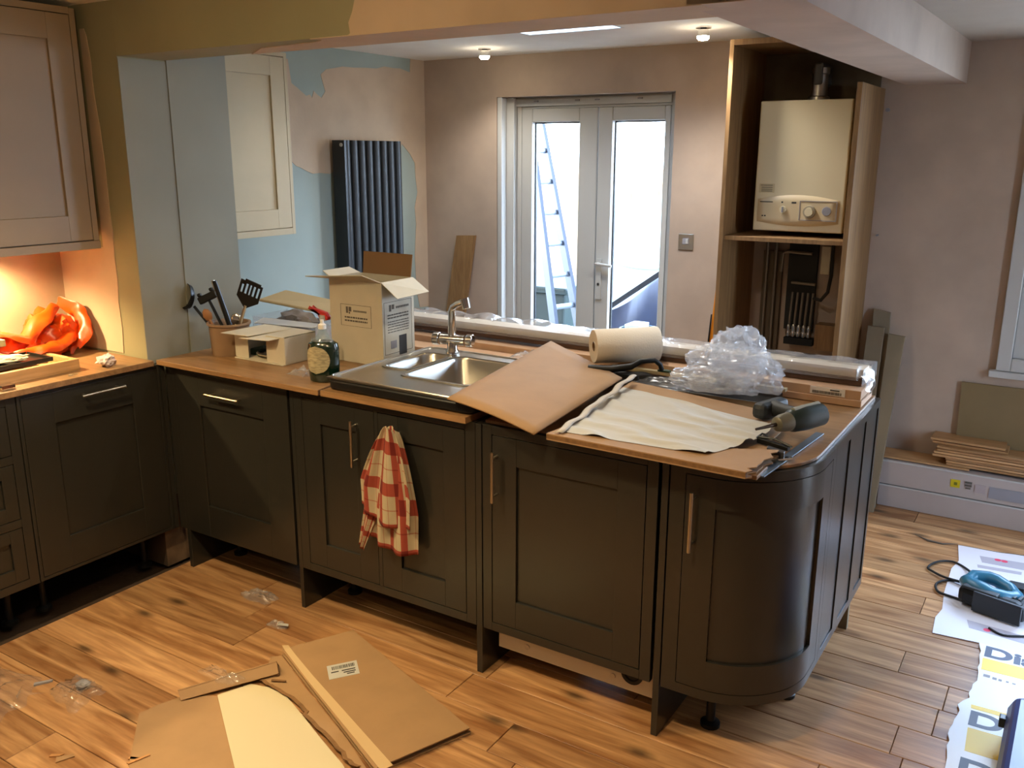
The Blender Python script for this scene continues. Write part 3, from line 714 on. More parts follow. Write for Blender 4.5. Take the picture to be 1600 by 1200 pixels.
sp_ = [c+Vector(q) for q in ((0,0,.05),(0,0,.10),(0,0,.165),(.008,-.002,.182),(.035,-.008,.197),(.075,-.016,.211))]
MB().tube(sp_, [.017,.0155,.0135,.013,.0125,.0125], n=14).build('spout', M_chrome, tapt, smooth=True)
e = sp_[-1]; MB().tube([e+Vector((-.004,0,.010)), e+Vector((.008,-.002,-.026))], [.018,.016], n=14).build('spout_head', M_chrome, tapt, smooth=True)

# ------------------------------------------------------------------ left end of the peninsula worktop
pot = thing('utensil_pot', 'tan ceramic utensil pot with black utensils at the inner corner of the peninsula', 'pot', (.15, .21, .891))
MB().lathe([(0,.004),(.068,.004),(.072,.0),(.074,.004),(.080,.118),(.087,.122),(.087,.130),(.078,.130),(.074,.118),(.066,.01),(0,.01)], (.15,.21,.891), 32).build('pot_body', mat('tan_ceramic','8c7157',.45), pot, smooth=True)
def utensil(name, label, base, top, mk, g='utensils in the tan pot', hm=None):
    t = thing(name, label, 'utensil', base)
    MB().tube([base, top], [.007,.006], n=8).build('handle', hm or M_black, t, smooth=True)
    mk(t, Vector(base), Vector(top)); return t
def frame_M(a, b, origin, roll=0):
    z = (b-a).normalized(); x = z.cross(Vector((.52,-.82,0))).normalized(); y = z.cross(x)
    return Matrix.Translation(origin) @ Matrix((x,y,z)).transposed().to_4x4() @ Matrix.Rotation(roll,4,'Z')
def turner(t, a, b):
    M = frame_M(a, b, b); mb = MB(); n = 5; L_ = .115; th = .0035
    xs = [-.045,-.036,-.028,-.0195,-.011,-.003,.003,.011,.0195,.028,.036,.045]
    for i in range(0, len(xs)-1):
        z0 = .03; solid = i%2 == 0
        wz = L_-(.0 if abs(xs[i]) < .03 else .008)
        if solid: mb.box(xs[i],xs[i+1],-th/2,th/2,z0,wz, M)
        else: mb.box(xs[i],xs[i+1],-th/2,th/2,z0,z0+.02,M); mb.box(xs[i],xs[i+1],-th/2,th/2,wz-.018,wz,M)
    mb.prism([(-.006,-.01),(.006,-.01),(.045,.03),(-.045,.03)], -th/2, th/2, 'y', M)
    mb.build('slotted_blade', M_black, t)
utensil('slotted_turner', 'black slotted turner leaning to the right in the tan pot', (.17,.21,.93), (.268,.20,1.10), turner, hm=M_nickel)
def ladle(t, a, b):
    M = frame_M(a, b, b+Vector((-.01,0,.0)), 0)
    prof = [(0,-.02),(.02,-.017),(.034,-.006),(.038,.012),(.036,.012),(.03,-.003),(0,-.015)]
    MB().lathe(prof, (0,0,0), 20, Matrix.Translation((-.025,.16,1.115)) @ Matrix.Rotation(R(-25),4,'Y') @ Matrix.Rotation(R(70),4,'X') @ Matrix.Scale(1.5,4,(0,1,0)) @ Matrix.Scale(1.05,4,(1,0,0))).build('ladle_bowl', M_black, t, smooth=True)
utensil('ladle', 'black ladle leaning furthest left out of the tan pot', (.13,.20,.93), (-.005,.17,1.075), ladle)
def masher(t, a, b):
    M = frame_M(a, b, b); mb = MB()
    mb.box(-.04,.04,-.012,.012,.0,.03,M); mb.box(-.035,-.02,-.01,.01,.03,.045,M); mb.box(.02,.035,-.01,.01,.03,.045,M)
    mb.build('head', M_black, t, bevel=.004)
utensil('potato_masher', 'black masher head-up between ladle and tongs in the tan pot', (.14,.22,.93), (.055,.20,1.10), masher)
def tong(t, a, b):
    mb = MB(); mb.tube([a,b+(b-a)*.15],[.012,.009]); mb.build('grip', M_black, t, smooth=True)
utensil('tongs', 'black gripped tongs in the middle of the tan pot', (.16,.23,.93), (.095,.21,1.15), tong)
utensil('peeler', 'thin steel handled utensil behind the tongs in the tan pot', (.14,.24,.93), (.06,.22,1.18), lambda t,a,b: MB().tube([a.lerp(b,.5),b],[.008,.007]).build('steel_grip', M_nickel, t, smooth=True), hm=M_nickel)
def spoon(t, a, b):
    M = frame_M(a, b, b+(b-a).normalized()*.02)
    MB().lathe([(0,-.02),(.014,-.014),(.02,0),(.014,.014),(0,.02)], (0,0,0), 14, M @ Matrix.Scale(.35,4,(0,1,0)) @ Matrix.Scale(1.4,4,(0,0,1))).build('spoon_bowl', hmw, t, smooth=True)
hmw = mat('wooden_spoon','9a6c45',.6)
utensil('wooden_spoon', 'short wooden spoon low on the left in the tan pot', (.13,.19,.93), (.085,.17,1.03), spoon, hm=hmw)
utensil('serving_spoon', 'steel serving spoon low on the right in the tan pot', (.17,.2,.93), (.195,.21,1.035), lambda t,a,b: MB().lathe([(0,-.025),(.018,-.016),(.024,0),(.018,.018),(0,.026)],(0,0,0),14, frame_M(a,b,b)@Matrix.Scale(.35,4,(0,1,0))).build('spoon_bowl', M_chrome, t, smooth=True), hm=M_chrome)

tag(MB().box(.25,.31,.22,.30,.892,.922).build('scouring_sponge', mat('dark_green_sponge','2f4a42',.95,bump=.5,bscale=200), bevel=.006), 'dark green sponge between the tan pot and the white box', 'sponge')
# small open white box with plate inside
wb_ = thing('white_box', 'small white card box open at the front on the worktop beside the tan pot', 'box', (.40, .24, .891))
MB().box(.235,.505,.155,.335,.892,.896).build('bottom', M_whitep, wb_)
f_ = MB(); f_.box(.225,.300,.170,.173,.896,.99); f_.build('front_flap', M_whitep, wb_)
MB().box(.405,.505,.168,.171,.896,1.0).build('front_flap', M_whitep, wb_)
MB().box(.503,.506,.171,.335,.896,.997).build('side', M_whitep, wb_); MB().box(.232,.235,.175,.335,.896,.99).build('side', M_whitep, wb_); MB().box(.235,.505,.332,.335,.896,1.0).build('back', M_whitep, wb_)
t_ = MB(); t_.hexa([(.235,.095,1.002),(.36,.12,.998),(.40,.33,1.0),(.25,.31,1.004)],[(.235,.095,1.004),(.36,.12,1.0),(.40,.33,1.002),(.25,.31,1.006)]); t_.build('lid_flap', M_whitep, wb_)
t_ = MB(); t_.hexa([(.33,.10,.990),(.47,.12,.992),(.51,.33,1.0),(.36,.33,1.0)],[(.33,.10,.992),(.47,.12,.994),(.51,.33,1.002),(.36,.33,1.002)]); t_.build('lid_flap', M_whitep, wb_)
dec = thing('patterned_dish', 'white dish with a dark leaf pattern inside the small white box', 'dish', (.36,.25,.896))
MB().lathe([(0,.004),(.04,.002),(.07,.012),(.074,.018),(.068,.014),(.04,.006),(0,.008)], (.365,.25,.897), 28).build('dish_body', M_whitep, dec, smooth=True)
rn = random.Random(3); lv = MB()
for i in range(16):
    a = rn.uniform(0,6.28); r = rn.uniform(.015,.05); p = Vector((.365+r*math.cos(a),.235+.6*r*math.sin(a),.912+.02*rn.random()))
    q = Vector((math.cos(a*3),math.sin(a*3),.3)).normalized()*.014; s_ = Vector((-q.y,q.x,0))*.4
    lv.hexa([p-q,p+s_,p+q,p-s_],[p-q+Vector((0,0,.001)),p+s_+Vector((0,0,.001)),p+q+Vector((0,0,.001)),p-s_+Vector((0,0,.001))])
lv.build('leaf_pattern', M_ink, dec)
# dish crate with cream lid behind
cr_ = thing('storage_box', 'clear plastic crate with a long cream lid behind the small white box', 'crate', (.2,.55,.886))
f_ = MB()
xa,xb,ya,yb = .03,.50,.44,.64
f_.hexa([(xa+.02,ya+.02,.893),(xb-.02,ya+.02,.893),(xb-.02,ya+.022,.893),(xa+.02,ya+.022,.893)],[(xa,ya,1.0),(xb,ya,1.0),(xb,ya+.002,1.0),(xa,ya+.002,1.0)])
f_.box(xa,xa+.002,ya,yb,.893,1.0); f_.box(xb-.002,xb,ya,yb,.893,1.0); f_.box(xa,xb,yb-.002,yb,.893,1.0); f_.box(xa+.02,xb-.02,ya+.02,yb-.02,.893,.895)
f_.build('crate_body', M_film, cr_)
l_ = MB(); l_.hexa([(.005,.50,1.052),(.46,.52,1.022),(.46,.64,1.030),(.005,.62,1.06)],[(.005,.50,1.064),(.46,.52,1.034),(.46,.64,1.060),(.06,.62,1.095)])
l_.build('lid', M_cream, cr_, bevel=.006)
# papers and tray on the small box
tag(MB().hexa([(.15,.34,.995),(.46,.36,1.002),(.50,.43,1.006),(.12,.42,1.002)],[(.15,.34,.998),(.46,.36,1.005),(.50,.43,1.009),(.12,.42,1.005)]).build('paper_tray', mat('pale_paper','b9bfc6',.6), None, bevel=.001), 'flat pale card with a pink edge lying across the crate front', 'card')
def blob(name, m, loc, rad, sc=(1,1,1), seed=0, amp=.3, freq=3, sub=3, parent=None, flat=None, smooth=True, solid=0):
    bm = bmesh.new(); bmesh.ops.create_icosphere(bm, subdivisions=sub, radius=1)
    mb = MB(); so = Vector((seed*7.1,seed*3.3,seed*1.7))
    for v in bm.verts:
        p = v.co; n_ = noise.noise(p*freq+so)*amp + abs(noise.noise(p*freq*2.2+so*2))*amp*.8
        q = p*(1+n_-amp*.3); q = Vector((q.x*sc[0],q.y*sc[1],q.z*sc[2]))*rad
        z = loc[2]+q.z
        if flat is not None: z = max(z, flat)
        mb.v.append((loc[0]+q.x, loc[1]+q.y, z))
    mb.f = [tuple(v.index for v in f.verts) for f in bm.faces]; bm.free()
    return mb.build(name, m, parent, smooth=smooth, solid=solid)
M_pat = mat('grey_plastic_bag','8c8a90',.4,var=.3,bump=.5)
tag(blob('carrier_bag', M_pat, (.25,.50,.985), .09, (1.3,.55,.55), 5, .35, flat=.896), 'grey and silver plastic bag of bits in the clear crate', 'bag')
# red topped spray bottle
sb_ = thing('spray_bottle', 'spray bottle with a red trigger between the crate and the tall box', 'bottle', (.55,.40,.891))
MB().lathe([(0,0),(.035,0),(.037,.005),(.037,.11),(.015,.15),(.014,.165),(0,.165)], (.53,.36,.892), 20).build('bottle_body', film('clear_bottle',(.9,.92,.92),.25,.1,1), sb_, smooth=True)
MB().lathe([(.013,.150),(.018,.150),(.017,.172),(0,.172)], (.53,.36,.892), 16).build('white_collar', M_white, sb_, smooth=True)
t_ = MB(); t_.prism([(.49,1.085),(.545,1.075),(.56,1.055),(.555,1.045),(.515,1.045),(.50,1.07),(.465,1.092),(.46,1.085)], .352, .372, 'y'); t_.build('trigger_head', mat('red_plastic','c02820',.4), sb_, bevel=.003)
# clear glass tumbler and clear wrap
gl_ = thing('glass_tumbler', 'clear glass tumbler between the small white box and the tall box', 'glass', (.60,.30,.891))
MB().lathe([(0,.004),(.03,.003),(.031,0),(.032,.003),(.038,.10),(.0365,.10),(.031,.008),(0,.008)], (.60,.27,.892), 24).build('glass_body', film('tumbler_glass',(.96,.98,.98),.05,.02,2.5), gl_, smooth=True)
def crumple(name, label, loc, rx, ry, rz, seed, m=None, cat='plastic wrap', nu=22, z0=None):
    so = Vector((seed*5.3, seed*2.1, 0)); zb = loc[2] if z0 is None else z0
    def fn(u, v):
        x, y = u*2-1, v*2-1
        a = 1+.35*noise.noise(Vector((x*1.7,y*1.7,seed)))
        e = max(0, 1-max(abs(x),abs(y))**3)
        h = (abs(noise.noise(Vector((x*2.2,y*2.2,0))+so))*1.3+.7*abs(noise.noise(Vector((x*5,y*5,2))+so))+.35)*e
        return (loc[0]+x*rx*a+.25*rx*noise.noise(Vector((y*2,seed,1))), loc[1]+y*ry*a+.25*ry*noise.noise(Vector((x*2,seed,5))), zb+.0015+h*rz)
    o = MB().grid(fn, nu, nu).build(name, m or M_film2, smooth=True, ang=25)
    return tag(o, label, cat)
crumple('plastic_wrap', 'small twist of clear wrap on the worktop left of the green bottle', (.66,.11,.891), .05, .035, .022, 3)
tag(blob('glass_stopper', film('stopper_glass',(.9,.97,.97),.1,.02,3), (.725,.16,.904), .013, (1,1,.9), 2, .1, sub=2), 'small shiny clear stopper beside the green bottle', 'stopper')
# washing-up liquid bottle
bt = thing('washing_up_bottle', 'dark green washing-up liquid bottle with a pale label on the worktop', 'bottle', (.80,.075,.891))
M_green = mat('dark_green_liquid','0a2217',.15,spec=.8,coat=.5)
def ell(prof, c, n=28, sxy=(1,.6), rz=.55):
    mb = MB(); base = 0
    for (r, z) in prof:
        for j in range(n):
            a = 2*math.pi*j/n; x = r*math.cos(a)*sxy[0]; y = r*math.sin(a)*sxy[1]
            mb.v.append((c[0]+x*math.cos(rz)-y*math.sin(rz), c[1]+x*math.sin(rz)+y*math.cos(rz), c[2]+z))
    for i in range(len(prof)-1):
        for j in range(n): mb.f.append((i*n+j, i*n+(j+1)%n, (i+1)*n+(j+1)%n, (i+1)*n+j))
    mb.f.append(tuple(range(n))[::-1]); mb.f.append(tuple(range((len(prof)-1)*n, len(prof)*n))); return mb
bc = (.80,.075,.892)
ell([(.046,0),(.052,.004),(.055,.03),(.057,.08),(.057,.118),(.053,.138),(.040,.146)], bc, rz=R(30)).build('bottle_body', M_green, bt, smooth=True)
ell([(.040,.146),(.026,.160),(.014,.182),(.013,.19)], bc, rz=R(30)).build('bottle_shoulder', film('clear_shoulder',(.8,.9,.85),.2,.1,1), bt, smooth=True)
MB().lathe([(0,.19),(.014,.19),(.014,.205),(.007,.21),(.006,.222),(0,.222)], bc, 16).build('cap', mat('bottle_cap','d8d4cc',.4), bt, smooth=True)
# oval label wrapped on the camera side
a0 = R(-58)
def lab(u, v):
    x = (u*2-1); z = (v*2-1)
    hw = math.sqrt(max(0,1-z*z)); ang = R(-90-22)+x*hw*R(52)
    r = .0585; xx = r*math.cos(ang)*1.0; yy = r*math.sin(ang)*.6; rz=R(30)
    return (bc[0]+xx*math.cos(rz)-yy*math.sin(rz), bc[1]+xx*math.sin(rz)+yy*math.cos(rz), bc[2]+.082+z*.05)
MB().grid(lab, 14, 14).build('label', mat('pale_label','a89c7c',.5,var=.35,vscale=60,stretch=(1,1,3)), bt, smooth=True)['label'] = 'pale oval label'

# tall white carton
bx = thing('tall_white_carton', 'tall white carton with printed panels and open flaps behind the sink', 'carton', (.71,.44,.891))
M_cartin = mat('carton_inside','84633f',.85)
X0,X1,Y0,Y1,ZB,ZT = .573,.838,.355,.545,.892,1.215
th = .004
MB().box(X0,X1,Y0,Y0+th,ZB,ZT).build('front_panel', M_whitep, bx)
MB().box(X1-th,X1,Y0+th,Y1,ZB,ZT).build('side_panel', M_whitep, bx)
MB().box(X0,X0+th,Y0+th,Y1,ZB,ZT).build('side_panel', M_whitep, bx); MB().box(X0+th,X1-th,Y1-th,Y1,ZB,ZT).build('back_panel', M_whitep, bx)
MB().box(X0+th,X1-th,Y0+th,Y1-th,ZB,ZB+.004).build('bottom_panel', M_whitep, bx)
def flap(p, nm, m=None):
    n_ = (Vector(p[1])-Vector(p[0])).cross(Vector(p[3])-Vector(p[0])).normalized()*.003
    lo = [Vector(q) for q in p]; return MB().hexa(lo, [q+n_ for q in lo]).build(nm, m or M_whitep, bx)
flap([(X0,Y0,ZT),(X1,Y0,ZT),(X1-.04,Y0-.06,ZT+.032),(X0-.05,Y0-.075,ZT+.012)], 'flap')
flap([(X1,Y0,ZT),(X1,Y1,ZT),(X1+.085,Y1-.01,ZT-.048),(X1+.06,Y0+.02,ZT-.058)], 'flap')
f1 = flap([(X0+.01,Y1,ZT-.0),(X1-.01,Y1,ZT-.0),(X1-.015,Y1+.02,ZT+.085),(X0-.0,Y1+.02,ZT+.085)], 'flap', M_cartin); f1['label'] = 'brown inside of the back flap standing up'
flap([(X0,Y0+.01,ZT),(X0,Y1-.01,ZT),(X0-.05,Y1-.02,ZT+.02),(X0-.05,Y0+.02,ZT+.02)], 'flap')
M_ink2 = mat('soft_grey_ink','5c564e',.8)
pr = MB(); yy = Y0-.0008
def fbox(a,b,c,d): pr.box(a,b,yy,Y0,c,d)
fx0,fx1 = X0+.055,X1-.055
fbox(fx0,fx1,1.118,1.1195); fbox(fx0,fx0+.0015,1.035,1.118); fbox(fx1-.0015,fx1,1.035,1.118); fbox(fx0,fx1,1.035,1.036)
fbox(fx0+.028,fx0+.038,1.085,1.11); fbox(fx0+.042,fx0+.055,1.092,1.11); fbox(fx0+.042,fx0+.048,1.083,1.09)
for i in range(9): fbox(fx0+.066+i*.0075,fx0+.071+i*.0075,1.092,1.099)
rn = random.Random(8)
for z in (1.066,1.053):
    x = fx0+.02
    while x < fx1-.02:
        l = rn.uniform(.006,.016); fbox(x,min(x+l,fx1-.02),z,z+.006); x += l+.003
pr.build('front_print', M_ink2, bx)
pr = MB(); xx = X1
def sbox(a,b,c,d): pr.box(xx,xx+.0008,a,b,c,d)
sy0,sy1 = Y0+.01,Y1-.015
sbox(sy0,sy1,1.135,1.1365); sbox(sy0,sy1,.935,.9365); sbox(sy0,sy0+.0015,.935,1.135); sbox(sy1-.0015,sy1,.935,1.135)
sbox(sy0+.03,sy0+.042,1.10,1.125); sbox(sy0+.046,sy0+.06,1.107,1.125); 
for i in range(8): sbox(sy0+.07+i*.010,sy0+.077+i*.010,1.108,1.116)
for z,h_ in ((1.083,.005),(1.072,.005),(1.058,.003),(1.048,.003),(1.038,.003),(1.028,.003),(1.018,.003)):
    y = sy0+.02
    while y < sy1-.02:
        l = rn.uniform(.008,.02); sbox(y,min(y+l,sy1-.02),z,z+h_); y += l+.003
pr.build('side_print', M_ink2, bx)
MB().box(X1,X1+.001,Y0+.095,Y0+.14,.905,1.0).build('radiator_picture', M_ink, bx)
MB().box(X1,X1+.001,Y0+.045,Y0+.08,.955,.985).build('grey_picture', M_grey, bx)

# ------------------------------------------------------------------ back of the worktop: cartons, wrapped lengths
M_card_b = mat('beige_cardboard','c09c7c',.8,var=.05,vscale=8)
lc = thing('long_carton', 'long flat cardboard carton with a white barcode label at its right end', 'carton', (1.9,.9,.881))
MB().box(1.30,2.492,.785,.955,.882,.905).build('tray', M_card_b, lc, bevel=.002)
MB().box(1.30,2.488,.79,.955,.905,.936).build('lid', M_card_b, lc, bevel=.002)
lb = MB().box(2.325,2.438,.788,.79,.909,.934).build('barcode_label', mat('label_white','e6e0da',.6), lc)
pr = MB()
rn = random.Random(4); x = 2.333
while x < 2.425:
    l = rn.uniform(.001,.003); pr.box(x,x+l,.7872,.788,.912,.921); x += l+rn.uniform(.001,.002)
pr.box(2.39,2.42,.7872,.788,.925,.929); pr.build('barcode', M_ink, lb)
lc2 = tag(MB().box(.44,1.285,.80,.955,.885,.925).build('long_carton', M_card_b, bevel=.002), 'long flat cardboard carton behind the sink and tap', 'carton')
tag(MB().box(.30,1.275,.69,.79,.885,.900).build('flat_board', M_card_b, bevel=.001), 'flat pinkish board lying in front of the long carton behind the sink', 'board')
wp = thing('wrapped_pack', 'long pack of plinth lengths wrapped in clear crinkled plastic along the back of the peninsula', 'pack', (1.5,.89,.937))
MB().box(.42,2.475,.85,.95,.938,.964).build('brown_lengths', mat('walnut_edge','4e3420',.6,var=.2,stretch=(.2,8,8)), wp)
MB().box(.42,2.475,.86,.95,.963,.992).build('white_lengths', mat('pale_lengths','c9bca6',.5), wp)
def wrap(u, v):
    x = .40+u*2.10; a = 2*math.pi*v+.3
    k = 1+.16*abs(noise.noise(Vector((x*9,math.cos(a)*1.5,math.sin(a)*1.5))))
    cy, cz, ry, rz = .905, .970, .062, .036
    fy, fz = max(-1,min(1,1.25*math.cos(a))), max(-1,min(1,1.3*math.sin(a)))
    z = cz+rz*fz*k
    if .08 < u < .40: z += max(0,fz)*.022*abs(noise.noise(Vector((x*6,v*3,3))))*2
    e = 1 if .01 < u < .985 else .75
    return (x, cy+ry*fy*k*e, max(.957, z))
MB().grid(wrap, 200, 22).build('plastic_wrap', M_film, wp, smooth=True, ang=30)
def tail(u, v):
    s_ = noise.noise(Vector((u*4,v*4,9)))
    return (2.478+.028*math.sin(u*3.1)+.012*s_, .80+.13*v+.02*s_, .885+.10*u+.01*s_)
MB().grid(tail, 14, 8).build('wrap_tail', M_film2, wp, smooth=True, ang=25)

# hob lying on its back under the films
hb = thing('gas_hob', 'dark gas hob lying on the worktop behind the cardboard', 'hob', (1.9,.68,.881))
MB().box(1.60,2.24,.60,.775,.881,.900).build('hob_glass', M_black, hb, bevel=.003)
MB().box(1.60,2.24,.593,.599,.881,.903).build('trim', M_steel, hb)
for x in (1.75,2.05): MB().lathe([(0,0),(.045,0),(.045,.012),(.03,.02),(0,.02)], (x,.69,.900), 20).build('burner', M_blackr, hb, smooth=True)
st_ = tag(MB().box(1.62,2.262,.72,.745,.916,.928).build('white_trim_strip', M_cream, bevel=.001), 'pale trim strip lying across the hob towards the long carton', 'strip')
cl = thing('ratchet_clamp', 'black ratchet clamp with a green foot in front of the kitchen roll', 'clamp', (1.74,.66,.90))
MB().tube([(1.60,.575,.945),(1.68,.60,.945),(1.74,.63,.955),(1.765,.66,.972),(1.80,.70,.972),(1.815,.715,.955),(1.82,.72,.935)], [.010,.013,.012,.009,.009,.009,.009], n=10).build('clamp_arm', M_black, cl, smooth=True)
MB().box(1.60,1.78,.60,.616,.915,.93).build('bar', M_black, cl)
MB().box(1.805,1.85,.715,.735,.929,.936).build('green_foot', mat('dark_green_plastic','1d3a24',.5), cl, bevel=.002)
kr = thing('kitchen_roll', 'white kitchen roll lying on its side on the clamp and cardboard', 'kitchen roll', (1.66,.70,.93))
a, b = Vector((1.572,.665,1.003)), Vector((1.747,.828,1.003)); dr_ = (b-a).normalized()
def rollp(r, t): return [a+dr_*t, r]
mb = MB(); n=40; prof = [(.018,0),(.018,.002),(.060,.0),(.062,.004),(.063,.12),(.066,.236),(.064,.243),(.018,.241),(.018,0)]
z_ = dr_; x_ = z_.cross(Vector((0,0,1))).normalized(); y_ = z_.cross(x_); MR = Matrix.Translation(a) @ Matrix((x_,y_,z_)).transposed().to_4x4()
mb.lathe(prof, (0,0,0), n, MR); mb.build('paper', mat('kitchen_paper','d8ccb8',.9,bump=.2,bscale=150), kr, smooth=True)
MB().lathe([(.0175,.001),(.0175,.24),(.016,.24),(.016,.001)], (0,0,0), 20, MR).build('card_tube', M_card2, kr, smooth=True)
# round tin lids / tape discs left of roll
td = thing('filter_papers', 'stack of round cream paper discs at the back corner of the cardboard sheet', 'discs', (1.30,.90,.905))
for i in range(3): MB().lathe([(0,0),(.055,0),(.055,.004),(0,.004)], (1.345+i*.006,.765+i*.004,.906+i*.0055), 28).build('disc', M_cream, td, smooth=True)
crumple('plastic_wrap', 'crumpled clear film left of the kitchen roll', (1.26,.74,.900), .08, .06, .03, 12)
# crumpled clear bag
pb = thing('plastic_bag', 'large crumpled clear plastic bag standing beside the drill at the back', 'plastic bag', (2.11,.66,.93))
def sheet_bag(nm, c, sc, rad, seed, amp):
    bm = bmesh.new(); bmesh.ops.create_icosphere(bm, subdivisions=5, radius=1); mb = MB(); so = Vector((seed*3.1, seed, seed*2.3))
    for v in bm.verts:
        p = v.co; rg = 1-2*abs(noise.noise(p*1.7+so)); rg2 = 1-2*abs(noise.noise(p*4.1+so))
        rg3 = 1-2*abs(noise.noise(p*9.0+so)); k = 1+amp*(rg*.6+rg2*.34+rg3*.16-.3)
        mb.v.append((c[0]+p.x*k*sc[0]*rad, c[1]+p.y*k*sc[1]*rad, max(.918, c[2]+p.z*k*sc[2]*rad)))
    mb.f = [tuple(v.index for v in f.verts) for f in bm.faces]; bm.free()
    return mb.build(nm, M_film2, pb, smooth=False)
sheet_bag('bag_body', (2.10,.655,.975), (1.25,.62,.75), .11, 3, .5)
sheet_bag('bag_peak', (2.105,.69,1.02), (.75,.45,.8), .105, 8, .6)
sheet_bag('bag_skirt', (2.03,.62,.945), (.95,.5,.32), .12, 5, .4)
crumple('plastic_wrap', 'thin clear film spread over the hob', (1.86,.66,.903), .13, .05, .015, 8, M_film3)

# ------------------------------------------------------------------ cardboard and foam on the worktop
fc = thing('cardboard_flap', 'large square of brown cardboard tilted over the sink and the front edge of the worktop', 'cardboard', (1.55,.35,.90))
def flapz(u, v):      # u front->back, v left->right
    A,B,C_,D = Vector((1.425,-.035,.944)), Vector((1.785,-.108,.908)), Vector((1.33,.775,.975)), Vector((1.745,.55,.93))
    p = A.lerp(B, v).lerp(C_.lerp(D, v), u); p.z += .008*math.sin(math.pi*v)*(1-u); return p
mb = MB().grid(flapz, 12, 12); o = mb.build('cardboard_sheet', M_card, fc, smooth=True, solid=.005)
fl = thing('flat_carton', 'flat brown carton with a torn right edge overhanging the peninsula front', 'cardboard', (2.1,.2,.893))
rn = random.Random(2)
poly = [(1.815,-.09),(2.397,-.098)]
t0, t1 = Vector((2.397,-.098)), Vector((2.42,.12))
for i in range(1, 14):
    p = t0.lerp(t1, i/13); poly.append((p.x+rn.uniform(-.012,.010), p.y+rn.uniform(-.004,.004)))
poly += [(2.36,.20),(2.36,.36),(1.80,.515),(1.765,.50)]
MB().prism(poly, .893, .897, 'z').build('bottom_sheet', M_card, fl)
poly2 = [(q[0], q[1]) for q in poly]
MB().prism([(1.815,-.09),(2.397,-.098),(2.398,-.088),(1.815,-.08)], .897, .909, 'z').build('front_fold', M_card2, fl)
MB().prism([(1.815,-.09)]+poly[1:15]+[(2.22,.02),(1.83,.03)], .909, .912, 'z').build('front_lip', M_card, fl)
MB().prism([(1.77,.485),(2.315,.335),(2.335,.47),(1.76,.60)], .905, .911, 'z').build('back_flap', M_card, fl)['label'] = 'long narrow back flap'
fs = thing('foam_sheet', 'white foam packing sheet spread on the flat carton beside the drill', 'packing sheet', (2.05,.2,.913))
def foam(u, v):
    A,B,C_,D = Vector((1.845,-.055,0)), Vector((2.265,-.03,0)), Vector((1.775,.50,0)), Vector((2.345,.335,0))
    p = A.lerp(B, v).lerp(C_.lerp(D, v), u)
    if v > .8: p.x += .05*math.sin(u*math.pi)*(v-.8)*5*.5
    p.z = .915+.0045*math.sin(v*7+u*30+3*noise.noise(Vector((u*4,v*4,2))))+.003*noise.noise(Vector((u*25,v*6,5)))+.004*noise.noise(Vector((u*9,v*5,0)))+.012*max(0,v-.6)*math.sin(u*12+v*9)
    p.z = max(.9135, p.z); return p
MB().grid(foam, 60, 40).build('foam', mat('white_foam','b9b8b2',.85), fs, smooth=True)
ct = tag(MB().grid(lambda u,v: Vector((1.838,-.085,.916)).lerp(Vector((1.775,.56,.945)),u)+Vector((.022*v+.004*math.sin(u*30),.008*v,.004*math.sin(v*3)+.003*math.sin(u*17))), 30, 3).build('peeled_tape', mat('peeled_tape','b9b2a8',.7), smooth=True, solid=.001), 'strip of peeled grey tape along the fold between the two cardboard sheets', 'tape')
tag(MB().prism([(1.265,.035),(1.33,.085),(1.34,.07),(1.285,.005)], .893, .896).build('paper_scrap', M_cream), 'small cream paper tab on the worktop in front of the sink', 'paper')
tag(MB().box(2.33,2.415,-.06,.03,.8815,.8925).build('wood_offcut', M_top, bevel=.001), 'small oak offcut poking out under the torn carton edge', 'offcut')
tag(MB().prism([(2.405,-.03),(2.425,-.03),(2.462,.43),(2.438,.43)], .8815, .885).build('steel_rule', mat('blue_steel','6c7a88',.45,.6), bevel=.0005), 'steel rule lying on the curved worktop end under the drill', 'rule')
# drill
dl = thing('cordless_drill', 'green and black cordless drill lying on its side on the carton', 'drill', (2.38,.36,.913))
M_teal = mat('makita_green','1c2c28',.4); M_gb = mat('drill_rubber','24282a',.55)
P0, P1 = Vector((2.375,.235,.948)), Vector((2.455,.395,.952))
dd = (P1-P0).normalized()
MB().tube([P0+dd*.045, P0+dd*.06, P0+dd*.11, P0+dd*.175, P0+dd*.185], [.026,.033,.036,.034,.024], n=20).build('motor_housing', M_teal, dl, smooth=True)
MB().tube([P0+dd*-.005, P0, P0+dd*.02, P0+dd*.045], [.013,.021,.026,.027], n=20).build('chuck', mat('chuck_grey','706c5c',.4,.3), dl, smooth=True)
MB().tube([P0-dd*.082, P0-dd*.005], [.0038,.006], n=8).build('drill_bit', mat('dark_steel','4a4038',.4,.8), dl, smooth=True)
G0 = P0+dd*.12; G1 = G0+Vector((-.115,.07,-.008))
MB().tube([G0, G0.lerp(G1,.35), G0.lerp(G1,.7), G1], [.026,.021,.021,.026], n=14).build('grip', M_gb, dl, smooth=True)
hx = Vector((-.045,.012,0)); hy = Vector((.02,.065,0)); Bc = G1+Vector((-.012,.006,-.002))
mb = MB(); mb.hexa([Bc-hy-hx*.5+Vector((0,0,-.025)),Bc-hy+hx*.5+Vector((0,0,-.025)),Bc+hy+hx*.5+Vector((0,0,-.025)),Bc+hy-hx*.5+Vector((0,0,-.025))],
                   [Bc-hy-hx*.5+Vector((0,0,.025)),Bc-hy+hx*.5+Vector((0,0,.025)),Bc+hy+hx*.5+Vector((0,0,.025)),Bc+hy-hx*.5+Vector((0,0,.025))])
mb.build('battery', M_gb, dl, bevel=.016)
